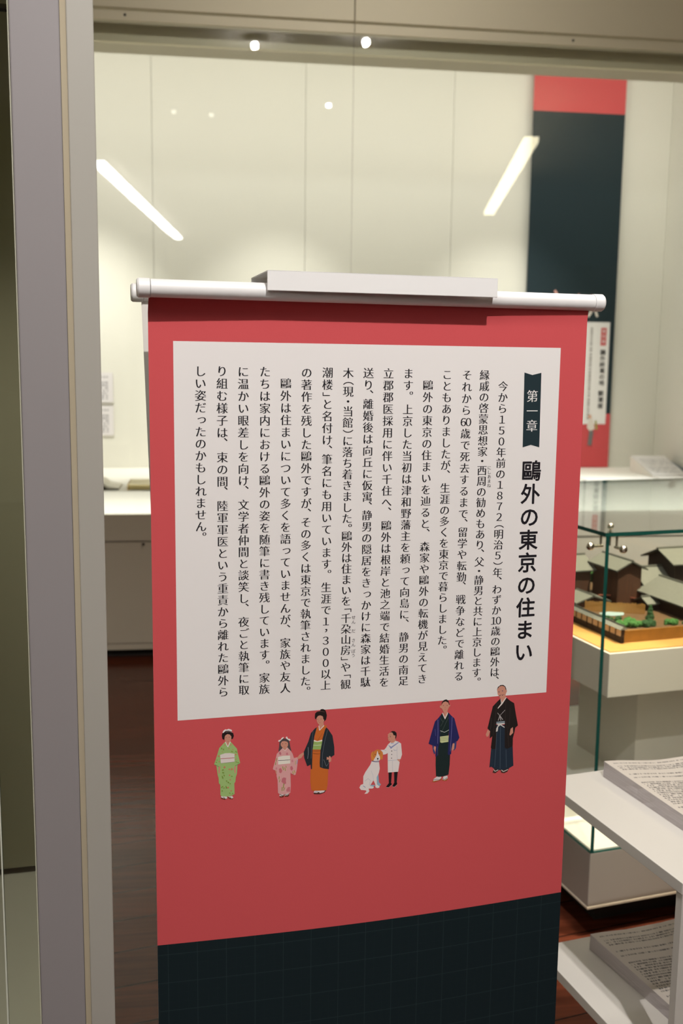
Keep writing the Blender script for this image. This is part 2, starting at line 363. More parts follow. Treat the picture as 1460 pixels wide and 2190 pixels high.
FIGURES=[
["man in black coat and navy pleated skirt",[["#41302a",0,[[231.16,927.84],[229.43,922.78],[233.7,921.26],[238.19,924.19],[241.17,926.9]]],["#41302a",0,[[241.55,926.87],[243.07,921.11],[247.58,919.94],[252.91,921.68],[255.78,927.4]]],["#d8d0cc",0.94,[[230.88,927.12],[233.29,924.06],[238.13,925.84]]],["#d8d0cc",0.94,[[243.15,925.22],[246.41,922.37],[253.56,924.84]]],["#232f3e",0,[[232.22,993.69],[246.76,992.5],[251.52,958.01],[259.92,959.88],[262.1,929.81],[255.8,926.87],[248.93,925.05],[241.23,925.25],[231.92,928.14],[227.04,931.95],[224.18,930.73],[226.24,958.76],[229.97,982.09]]],["#4b5a68",0.6,[[234.18,981.74],[233.5,958.49],[232.44,930.7]]],["#4b5a68",0.6,[[239.74,990.13],[240.36,959.0],[241.01,926.92]]],["#4b5a68",0.6,[[249.48,955.22],[250.96,928.23]]],["#36424f",0.47,[[227.87,955.65],[227.78,932.63]]],["#cf917c",0,[[219.9,987.72],[217.11,980.59],[218.91,976.91],[221.38,977.8],[223.78,985.19]]],["#241d1c",0,[[238.41,1032.1],[234.36,1028.75],[227.03,1021.63],[223.09,1004.72],[219.68,989.58],[223.78,985.19],[223.55,974.37],[227.49,977.13],[225.58,960.3],[227.02,958.32],[232.99,957.79],[233.74,983.25],[232.7,995.13],[246.32,994.02],[247.28,958.39],[251.59,956.15],[259.93,959.51],[259.85,971.41],[262.17,980.87],[263.1,986.72],[267.2,990.09],[262.99,1008.91],[260.09,1023.87],[253.43,1028.04],[247.1,1033.65],[241.34,1024.93]]],["#3b3230",0.47,[[246.95,1027.8],[246.75,1002.83],[251.29,984.0],[253.78,959.3]]],["#3b3230",0.47,[[233.27,1027.37],[231.08,1004.08],[228.58,978.52]]],["#3b3230",0.47,[[253.85,1016.99],[254.04,1002.25],[252.75,986.1]]],["#4a3f3c",0.47,[[224.99,1004.57],[225.0,993.55],[223.71,987.03]]],["#cf917c",0,[[259.19,988.15],[255.83,985.84],[254.25,977.08],[255.45,975.65],[260.07,979.56]]],["#cf917c",0,[[232.83,1045.65],[233.98,1039.01],[235.77,1035.81],[238.61,1032.82],[239.54,1028.36],[241.35,1024.71],[246.52,1032.96],[246.34,1037.73],[248.42,1043.06],[246.83,1044.79],[244.2,1050.09],[239.57,1051.87],[234.5,1049.54]]],["#1d1614",0,[[232.45,1045.54],[233.96,1049.8],[238.04,1052.35],[241.98,1052.36],[245.58,1049.7],[247.27,1045.19],[246.32,1044.24],[244.61,1049.33],[240.36,1051.24],[236.22,1050.22]]],["#e3d9d2",0,[[247.24,1034.08],[234.72,1018.84],[234.78,1017.29],[241.68,1023.95],[247.9,1032.86]]],["#d8d0cc",0,[[238.42,1031.73],[239.65,1025.42],[240.72,1025.34],[239.44,1030.93]]],["#2c2a45",0,[[235.48,1035.39],[238.18,1038.41],[238.24,1036.65]]],["#2c2a45",0,[[239.16,1038.63],[240.86,1037.62],[244.49,1038.23],[240.9,1036.6]]],["#4d4a66",0,[[234.44,1042.99],[236.87,1043.03],[236.02,1041.19]]],["#4d4a66",0,[[240.02,1044.04],[242.29,1044.09],[241.45,1042.26]]],["#8e9ca6",0,[[233.04,998.19],[246.15,998.45],[246.3,994.61],[233.32,994.71]]],["#4a5863",0.54,[[233.25,996.55],[246.22,996.61]]],["#d6d0cb",0,[[232.75,995.71],[246.42,995.48],[246.01,994.04],[240.84,993.43],[246.34,989.44],[245.92,988.29],[239.34,992.67],[236.22,990.57],[235.39,984.0],[232.82,983.47],[233.24,988.45],[235.97,993.09]]],["#b9b2b2",0.6,[[234.38,1011.46],[238.2,1007.04],[246.14,1014.8]]],["#b9b2b2",0.94,[[238.2,1007.04],[235.87,1000.02]]],["#b9b2b2",0.94,[[238.2,1007.04],[240.0,999.69]]],["#b9b2b2",0.94,[[238.2,1007.04],[243.02,1000.55]]]]],
["young man in blue coat over dark green kimono",[["#b0602c",0,[[137.8,921.62],[136.53,918.52],[140.28,917.48],[150.39,920.06],[150.67,922.39]]],["#b0602c",0,[[152.05,921.58],[151.93,918.57],[157.95,917.51],[160.74,920.41]]],["#ddd7d8",0,[[143.46,925.44],[138.46,922.22],[138.2,919.23],[147.0,920.05],[150.31,923.1],[149.91,925.15]]],["#ddd7d8",0,[[153.66,924.79],[152.07,920.91],[155.19,918.72],[160.02,921.49],[159.44,925.25]]],["#3c3140",0.61,[[138.15,921.25],[143.57,921.39],[148.35,920.26]]],["#3c3140",0.61,[[152.37,922.23],[154.83,919.63],[159.52,922.55]]],["#3b4577",0,[[135.8,972.23],[137.05,963.14],[138.64,959.13],[140.52,959.5],[140.23,970.18]]],["#3b4577",0,[[172.67,974.02],[171.72,964.74],[169.29,961.61],[167.56,962.43],[168.61,973.03]]],["#cf917c",0,[[138.54,970.66],[137.96,967.05],[140.33,961.65],[141.49,968.74]]],["#cf917c",0,[[166.94,972.18],[164.18,966.41],[165.69,961.26],[169.03,963.64],[169.47,971.62]]],["#1c2a2a",0,[[150.38,1018.36],[144.51,1011.57],[146.58,984.91],[141.28,956.09],[141.3,942.73],[142.22,926.23],[146.19,924.84],[153.66,924.79],[161.1,926.77],[162.61,940.75],[163.0,955.47],[160.15,983.76],[161.94,1015.47],[158.48,1018.39],[154.34,1009.46]]],["#27285c",0,[[149.1,1015.82],[139.26,1006.71],[134.94,992.52],[130.15,975.04],[138.87,970.96],[141.59,970.06],[140.63,955.49],[146.06,954.33],[147.61,959.53],[147.3,983.52],[146.11,1002.18],[147.21,1011.35]]],["#27285c",0,[[159.17,1017.67],[164.74,1012.27],[168.58,1008.65],[172.01,996.08],[176.73,979.68],[174.0,975.24],[166.61,971.87],[164.81,963.34],[164.67,956.66],[160.28,955.38],[159.38,958.47],[160.41,974.41],[160.67,1001.0]]],["#6a6aa0",0.68,[[143.57,1009.0],[144.04,991.76],[143.85,973.85]]],["#6a6aa0",0.68,[[165.1,1011.58],[164.6,994.03],[163.19,960.81]]],["#53538a",0.55,[[139.56,995.44],[140.84,985.4]]],["#53538a",0.49,[[143.95,969.85],[144.32,956.49]]],["#cf917c",0,[[146.38,1029.21],[145.97,1026.94],[146.82,1025.56],[148.85,1025.07],[151.69,1019.91],[152.41,1018.2],[154.12,1010.14],[157.8,1018.44],[157.73,1020.76],[159.94,1026.2],[161.93,1027.36],[161.53,1029.7],[160.52,1029.45],[158.72,1033.54],[154.62,1035.17],[149.95,1033.88],[148.4,1029.06]]],["#241c1c",0,[[148.25,1029.6],[149.28,1033.93],[151.89,1036.69],[155.57,1037.6],[159.01,1035.17],[160.87,1029.09],[160.07,1028.83],[158.74,1032.55],[154.64,1034.71],[150.97,1033.47],[149.02,1030.85]]],["#e6ded8",0,[[150.37,1018.69],[154.1,1010.8],[158.48,1018.39],[157.8,1018.44],[158.53,1016.4],[154.56,1008.78],[153.88,1008.83],[150.08,1017.06]]],["#e6ded8",0.86,[[150.51,1018.48],[154.19,1010.13],[158.21,1018.14]]],["#40303a",0,[[150.42,1029.04],[152.1,1029.11],[151.46,1028.03]]],["#40303a",0,[[156.29,1028.78],[157.84,1028.86],[157.2,1027.73]]],["#a86a5c",0.43,[[153.3,1022.42],[155.32,1022.59]]],["#a86a5c",0.37,[[154.19,1026.64],[154.45,1024.51]]],["#55605c",0.43,[[159.36,1011.04],[150.42,992.55],[147.83,988.79]]],["#55605c",0.43,[[147.56,1010.66],[151.09,1005.09]]],["#55605c",0.37,[[154.0,1009.48],[147.89,998.73]]],["#cfd6cf",0.61,[[147.39,992.48],[153.75,989.62],[160.44,992.52]]],["#c9cf9c",0,[[147.15,983.87],[160.13,984.43],[159.85,975.13],[149.91,974.52],[147.51,975.53]]],["#7d8c5c",0.43,[[147.67,982.16],[159.84,982.59]]],["#7d8c5c",0.43,[[147.73,980.03],[159.9,980.45]]],["#7d8c5c",0.43,[[147.79,977.77],[159.97,978.18]]]]],
["white and tan dog sitting",[["#8fb0c4",0,[[56.47,938.4],[53.8,933.38],[54.8,921.38],[58.76,920.33],[60.37,922.16],[57.35,925.76]]],["#8fb0c4",0,[[43.3,923.17],[44.31,921.09],[49.57,919.91],[52.16,922.3]]],["#e4dcda",0,[[46.65,957.41],[44.46,952.03],[37.45,942.18],[34.6,936.54],[34.45,925.36],[30.88,924.39],[28.98,920.63],[31.32,917.1],[38.52,915.72],[39.2,914.0],[36.3,910.98],[40.55,910.89],[43.45,913.9],[42.4,917.98],[47.98,917.42],[50.25,918.85],[48.91,920.31],[44.3,921.75],[49.42,929.18],[52.15,922.96],[52.21,918.99],[54.87,917.4],[57.82,917.77],[58.44,919.7],[54.45,922.74],[53.93,933.36],[57.11,939.0],[58.44,945.47],[57.12,956.78]]],["#b9b5bd",0.49,[[36.67,929.1],[41.51,932.58],[44.83,929.62],[43.31,922.51]]],["#b9c3cc",0.37,[[45.91,943.35],[48.64,936.51],[49.42,929.18]]],["#7f8fb0",0.86,[[34.49,922.72],[37.79,920.08]]],["#d07f3c",0,[[48.73,969.35],[51.3,972.07],[54.54,973.41],[58.48,972.41],[60.5,969.61],[59.94,964.41],[58.38,959.95],[51.5,960.58],[48.82,964.1]]],["#d9883f",0,[[49.35,971.58],[46.12,969.58],[45.22,965.08],[46.32,957.77],[49.58,957.8],[50.82,961.95],[48.8,965.41]]],["#d9883f",0,[[59.16,971.04],[62.15,968.8],[62.87,965.46],[62.34,958.27],[59.39,958.22],[58.32,963.24]]],["#7a5a3c",0.37,[[49.35,971.26],[48.13,966.78],[49.64,962.39]]],["#7a5a3c",0.37,[[59.18,969.73],[60.26,964.38]]],["#e4dcda",0,[[54.58,971.12],[53.38,965.0],[50.2,960.04],[48.93,957.53],[56.81,956.15],[58.86,958.59],[58.53,962.56],[55.95,967.39],[55.24,970.73]]],["#21202c",0,[[53.92,960.49],[55.08,961.24],[56.73,960.36],[56.11,958.84],[54.8,958.83]]],["#55505c",0.37,[[55.25,958.92],[55.27,957.87],[56.8,956.81]]],["#55505c",0.37,[[55.27,957.87],[53.9,957.6]]],["#4b3a3c",0,[[50.74,966.68],[51.51,967.26],[52.44,966.53],[51.54,965.69]]],["#4b3a3c",0,[[56.61,967.33],[57.38,968.05],[58.25,967.32],[57.48,966.4]]],["#2c3470",0.86,[[46.98,957.38],[52.23,955.78],[57.21,955.72]]]]],
["boy in white sailor suit and black stockings",[["#1f191c",0,[[71.27,938.65],[71.9,923.02],[75.22,922.36],[76.23,938.18]]],["#1f191c",0,[[79.53,938.53],[79.86,922.24],[83.52,921.55],[84.83,938.36]]],["#141013",0,[[71.9,923.02],[67.7,918.12],[71.35,916.96],[76.25,920.6],[76.21,922.26]]],["#141013",0,[[79.52,922.61],[76.96,917.87],[79.96,916.91],[84.21,920.15],[84.16,922.48]]],["#b9a8a8",0.43,[[68.04,917.56],[71.69,916.53],[76.25,920.27]]],["#b9a8a8",0.43,[[77.17,917.45],[80.3,916.48],[83.89,919.52]]],["#cf917c",0,[[84.12,956.62],[83.89,951.68],[87.19,952.04],[88.3,956.24]]],["#e4dcda",0,[[69.94,956.26],[70.28,938.54],[77.21,938.41],[85.49,938.29],[87.53,952.01],[83.81,955.66]]],["#e4dcda",0,[[73.71,982.22],[70.15,979.25],[66.97,974.28],[64.39,971.89],[59.14,972.35],[62.48,968.78],[63.21,964.9],[67.13,965.4],[69.74,966.81],[69.94,956.13],[83.81,955.66],[83.79,956.65],[88.76,956.19],[90.94,962.94],[89.27,978.9],[85.25,981.88],[80.59,983.73]]],["#8a90b8",0,[[70.15,979.25],[74.37,972.32],[76.5,974.1],[86.59,980.78],[84.93,981.25],[74.83,975.43],[71.16,978.18]]],["#9fb0d0",0.86,[[74.09,979.89],[78.36,979.85]]],["#a9b2c4",0.49,[[70.15,955.72],[83.81,955.52]]],["#b4b4bd",0.37,[[83.4,975.47],[83.29,964.94],[84.13,956.29]]],["#b4b4bd",0.43,[[76.88,954.97],[77.19,939.41]]],["#8f97b4",0.49,[[78.54,971.29],[79.56,969.56],[82.86,969.72]]],["#a0a6bb",0.37,[[64.72,971.86],[67.71,969.95]]],["#3c3436",0,[[74.94,969.97],[76.26,969.85],[76.29,968.53],[74.97,968.65]]],["#3c3436",0,[[75.04,964.89],[76.23,964.78],[76.25,963.6],[75.06,963.7]]],["#3c3436",0,[[74.88,959.64],[76.07,959.53],[76.09,958.21],[74.91,958.32]]],["#cf917c",0,[[73.69,983.21],[74.72,980.82],[78.34,981.17],[81.25,983.87],[80.53,986.88],[80.77,991.13],[77.76,993.67],[75.74,996.13],[72.46,995.95],[69.55,993.71],[70.06,991.05],[69.31,988.83],[70.32,987.76],[70.17,985.48],[71.71,983.58]]],["#221c1c",0,[[73.1,996.35],[76.03,998.07],[79.65,997.57],[82.34,994.93],[82.74,991.29],[81.52,986.47],[80.52,987.21],[80.77,991.13],[78.79,991.62],[77.78,992.36],[77.08,994.71],[75.74,996.13]]],["#54344a",0,[[72.43,990.52],[74.2,990.7],[73.57,989.31]]],["#54344a",0.43,[[69.5,989.27],[70.76,988.9]]],["#8a5548",0.37,[[72.4,992.16],[73.97,992.36]]],["#a8605c",0.43,[[70.81,985.88],[72.32,985.88]]]]],
["woman in orange kimono and dark coat",[["#4a2c24",0,[[-36.37,920.02],[-35.72,917.55],[-27.43,916.71],[-21.05,918.29],[-18.4,921.49],[-27.47,921.42]]],["#ded6d8",0,[[-34.8,922.48],[-36.37,919.83],[-31.91,918.92],[-28.73,919.91],[-27.44,918.15],[-22.34,918.94],[-19.8,920.98],[-26.2,921.94]]],["#5a70a0",0.43,[[-34.47,920.49],[-30.01,920.69]]],["#cf917c",0,[[-50.08,978.61],[-56.34,975.32],[-58.83,971.69],[-57.56,969.52],[-54.43,970.32],[-50.06,975.07]]],["#cf917c",0,[[-17.74,970.55],[-17.68,964.71],[-15.45,965.16],[-15.09,960.91],[-11.59,962.21],[-11.44,966.09],[-13.27,970.15]]],["#c9692c",0,[[-30.82,1013.2],[-33.92,1007.37],[-35.71,994.05],[-37.8,979.45],[-38.54,953.69],[-40.75,952.61],[-40.94,936.42],[-39.58,923.93],[-37.03,922.24],[-26.2,921.62],[-17.89,921.44],[-16.38,930.77],[-15.63,950.89],[-20.79,957.22],[-26.64,970.71],[-18.76,1008.68],[-17.85,1013.74],[-21.35,1014.34],[-27.92,1007.19]]],["#262d34",0,[[-31.76,1012.32],[-34.58,1010.63],[-40.2,1004.7],[-43.89,992.83],[-50.21,978.62],[-49.4,970.19],[-45.22,958.2],[-40.49,960.02],[-40.13,953.71],[-38.54,953.56],[-37.81,980.74],[-35.43,999.17]]],["#262d34",0,[[-18.46,1010.9],[-15.57,1007.77],[-9.75,998.59],[-7.14,981.9],[-6.89,970.87],[-11.34,968.35],[-14.13,960.5],[-14.67,951.13],[-22.02,952.79],[-27.46,955.24],[-27.83,961.11],[-26.73,980.4],[-23.71,996.24],[-20.02,1008.78]]],["#cf917c",0,[[-17.74,970.22],[-17.81,964.72],[-15.27,965.47],[-14.96,960.9],[-11.59,962.08],[-11.31,966.08],[-12.95,969.79]]],["#5d6570",0.49,[[-37.08,1007.64],[-38.55,994.3],[-39.93,968.68]]],["#5d6570",0.55,[[-16.84,1007.23],[-20.81,991.48],[-23.81,973.68],[-24.27,954.95]]],["#8f949c",0.55,[[-44.15,985.15],[-43.78,977.41],[-44.66,968.79]]],["#7c828a",0.43,[[-22.15,965.77],[-18.36,955.69],[-14.76,960.23]]],["#cf917c",0,[[-32.31,1025.15],[-32.02,1020.65],[-30.54,1017.34],[-28.63,1015.9],[-29.24,1013.39],[-27.93,1007.51],[-21.98,1014.08],[-22.53,1018.61],[-21.41,1021.4],[-22.71,1025.02],[-24.64,1027.73],[-27.8,1028.62],[-30.63,1027.57]]],["#241a18",0,[[-34.72,1026.94],[-34.44,1031.7],[-31.63,1034.34],[-27.54,1034.98],[-26.62,1037.14],[-23.46,1037.34],[-20.29,1035.82],[-19.0,1033.04],[-17.81,1027.83],[-18.89,1022.15],[-22.03,1019.21],[-21.42,1021.72],[-22.82,1022.79],[-23.37,1026.99],[-27.17,1028.83],[-30.32,1028.18],[-32.5,1025.16],[-32.92,1023.28],[-34.38,1024.68]]],["#6a4a44",0.55,[[-32.26,1033.76],[-25.96,1034.35],[-20.89,1032.87]]],["#ece4e0",0.98,[[-29.06,1014.02],[-28.24,1007.54],[-21.66,1013.92]]],["#6a4a48",0.55,[[-31.22,1023.46],[-29.96,1023.55]]],["#6a4a48",0.55,[[-26.8,1023.3],[-25.23,1023.43]]],["#b0605c",0.49,[[-28.65,1018.33],[-27.08,1018.46]]],["#a86a5c",0.31,[[-29.01,1022.33],[-29.24,1019.79]]],["#ece6dc",0,[[-35.84,994.71],[-31.27,992.52],[-24.32,994.04],[-24.3,991.79],[-30.94,991.39],[-36.2,992.68]]],["#97b566",0,[[-36.2,992.68],[-30.94,991.39],[-24.3,991.91],[-26.41,980.37],[-37.81,981.38]]],["#dfe3d4",0.55,[[-36.91,987.41],[-31.85,986.65],[-25.52,986.74]]],["#8a5a34",0.55,[[-37.61,979.11],[-27.03,978.49]]],["#8a4a24",0.49,[[-37.45,975.87],[-31.75,974.39],[-27.31,974.64]]],["#8a4a24",0.37,[[-24.4,1002.73],[-30.65,993.62]]]]],
["girl in pink floral kimono with white hair ribbons",[["#6a2f1c",0,[[-84.06,919.56],[-83.58,917.3],[-78.81,917.06],[-76.91,918.84],[-80.73,919.47]]],["#6a2f1c",0,[[-76.68,919.55],[-76.19,917.53],[-71.89,917.34],[-69.99,919.87],[-74.05,919.78]]],["#ded8d6",0,[[-83.59,921.73],[-84.06,919.32],[-80.72,918.73],[-77.15,919.6],[-77.4,921.6]]],["#ded8d6",0,[[-76.44,921.5],[-76.44,919.28],[-73.09,918.95],[-70.23,920.63],[-70.72,921.91]]],["#4a3a3c",0.75,[[-83.11,921.59],[-80.01,919.15],[-76.92,920.66]]],["#4a3a3c",0.65,[[-76.44,921.11],[-73.81,919.51],[-70.47,920.9]]],["#54474a",0,[[-83.82,996.49],[-84.27,989.25],[-85.2,982.29],[-80.94,983.13],[-74.32,985.46],[-67.18,981.17],[-68.87,987.9],[-70.09,995.3],[-72.48,998.91],[-77.22,1000.28],[-81.0,999.64]]],["#cf917c",0,[[-89.95,956.43],[-88.42,950.42],[-87.0,952.48],[-87.01,955.42]]],["#cf917c",0,[[-62.84,971.26],[-58.07,972.78],[-53.79,976.8],[-50.93,978.01],[-50.43,975.03],[-53.75,970.43],[-58.05,969.36]]],["#dba3a2",0,[[-79.54,986.89],[-84.72,982.01],[-87.55,979.34],[-88.95,972.66],[-93.03,958.67],[-92.22,957.37],[-87.49,955.46],[-87.94,948.17],[-86.5,941.67],[-85.98,923.94],[-84.07,922.27],[-77.87,920.91],[-68.8,922.46],[-68.14,932.99],[-68.7,950.74],[-63.19,947.03],[-61.52,947.6],[-59.88,954.33],[-58.05,969.36],[-59.98,971.98],[-63.79,971.35],[-65.73,977.87],[-68.13,981.75],[-72.9,987.28],[-75.97,982.69]]],["#cf917c",0,[[-82.16,993.44],[-81.91,990.5],[-79.54,987.14],[-76.21,983.68],[-73.38,986.84],[-71.97,990.12],[-71.98,993.52],[-73.89,995.87],[-77.21,996.65],[-80.28,996.43]]],["#54474a",0,[[-83.58,994.04],[-82.41,997.82],[-79.58,1000.0],[-76.27,999.96],[-72.48,998.67],[-70.57,996.32],[-71.75,993.5],[-72.7,995.04],[-76.73,996.46],[-80.28,996.18],[-82.16,993.44],[-82.86,992.04]]],["#ece6e2",0,[[-85.62,996.64],[-84.77,998.51],[-82.41,998.55],[-81.0,1000.85],[-78.65,1002.35],[-77.7,1001.3],[-79.11,999.96],[-81.0,998.67],[-83.82,996.0]]],["#ece6e2",0,[[-75.09,1001.32],[-74.15,1002.54],[-72.97,1001.86],[-72.01,999.35],[-69.63,998.91],[-68.2,997.08],[-69.62,996.14],[-71.53,997.37],[-74.38,999.56]]],["#ecd8d4",0.65,[[-79.54,986.41],[-76.11,982.7],[-72.9,986.8]]],["#4a3438",0,[[-80.13,993.02],[-78.85,993.15],[-79.18,991.96]]],["#4a3438",0,[[-75.77,992.88],[-74.26,992.99],[-74.82,991.83]]],["#b0605c",0.37,[[-77.65,988.43],[-75.99,988.62]]],["#e6e0d4",0,[[-85.88,974.82],[-79.02,975.9],[-69.29,975.36],[-68.9,964.24],[-78.03,964.1],[-85.62,964.17]]],["#3b3034",0.65,[[-85.63,969.73],[-77.1,969.34],[-69.02,969.48]]],["#c4707c",0,[[-84.25,981.48],[-82.36,982.04],[-81.17,978.77],[-82.34,976.93],[-84.48,979.07]]],["#cf8088",0,[[-74.77,979.66],[-72.4,979.93],[-71.67,976.46],[-74.76,976.73]]],["#c97079",0,[[-84.65,958.12],[-81.81,958.84],[-79.9,954.74],[-81.79,951.5],[-84.16,952.7]]],["#c97079",0,[[-68.98,959.59],[-66.6,960.59],[-64.91,956.76],[-66.57,953.73],[-68.72,955.65]]],["#c4707a",0,[[-80.34,944.01],[-77.96,945.25],[-74.63,944.2],[-75.09,940.07],[-74.6,936.58],[-76.97,935.34],[-79.36,937.54],[-81.27,939.69]]],["#c8747e",0,[[-72.19,930.93],[-69.32,931.14],[-69.29,924.24],[-74.07,924.72],[-74.56,927.23]]],["#cf8890",0,[[-89.39,960.03],[-87.03,960.3],[-87.02,957.37],[-88.91,957.06]]],["#cf8890",0,[[-67.12,969.21],[-65.21,969.52],[-64.72,966.05],[-67.1,965.78]]],["#8a9a3c",0.93,[[-87.77,973.28],[-88.47,968.24]]],["#8a9a3c",0.93,[[-88.94,967.79],[-89.4,963.94]]],["#8fa04a",1.12,[[-79.45,961.06],[-78.48,955.83]]],["#8fa04a",0.93,[[-76.59,959.32],[-75.71,954.35]]],["#8fa04a",0.75,[[-75.17,961.64],[-74.21,958.86]]],["#8fa04a",0.93,[[-84.14,947.32],[-84.61,943.44]]],["#8fa04a",0.84,[[-83.18,942.81],[-84.12,938.98]]],["#8a9a3c",1.03,[[-77.93,936.66],[-78.62,930.09]]],["#8a9a3c",0.93,[[-80.29,931.73],[-80.51,926.34]]],["#8a9a3c",0.84,[[-76.48,930.86],[-78.37,926.62]]],["#a8ac4a",0.93,[[-65.61,952.9],[-64.63,948.88]]],["#a8ac4a",1.03,[[-63.7,954.2],[-62.25,950.13]]],["#b4b07a",0.93,[[-61.39,967.7],[-61.83,961.87]]],["#a0a0c0",0.93,[[-59.25,968.98],[-59.69,962.65]]]]],
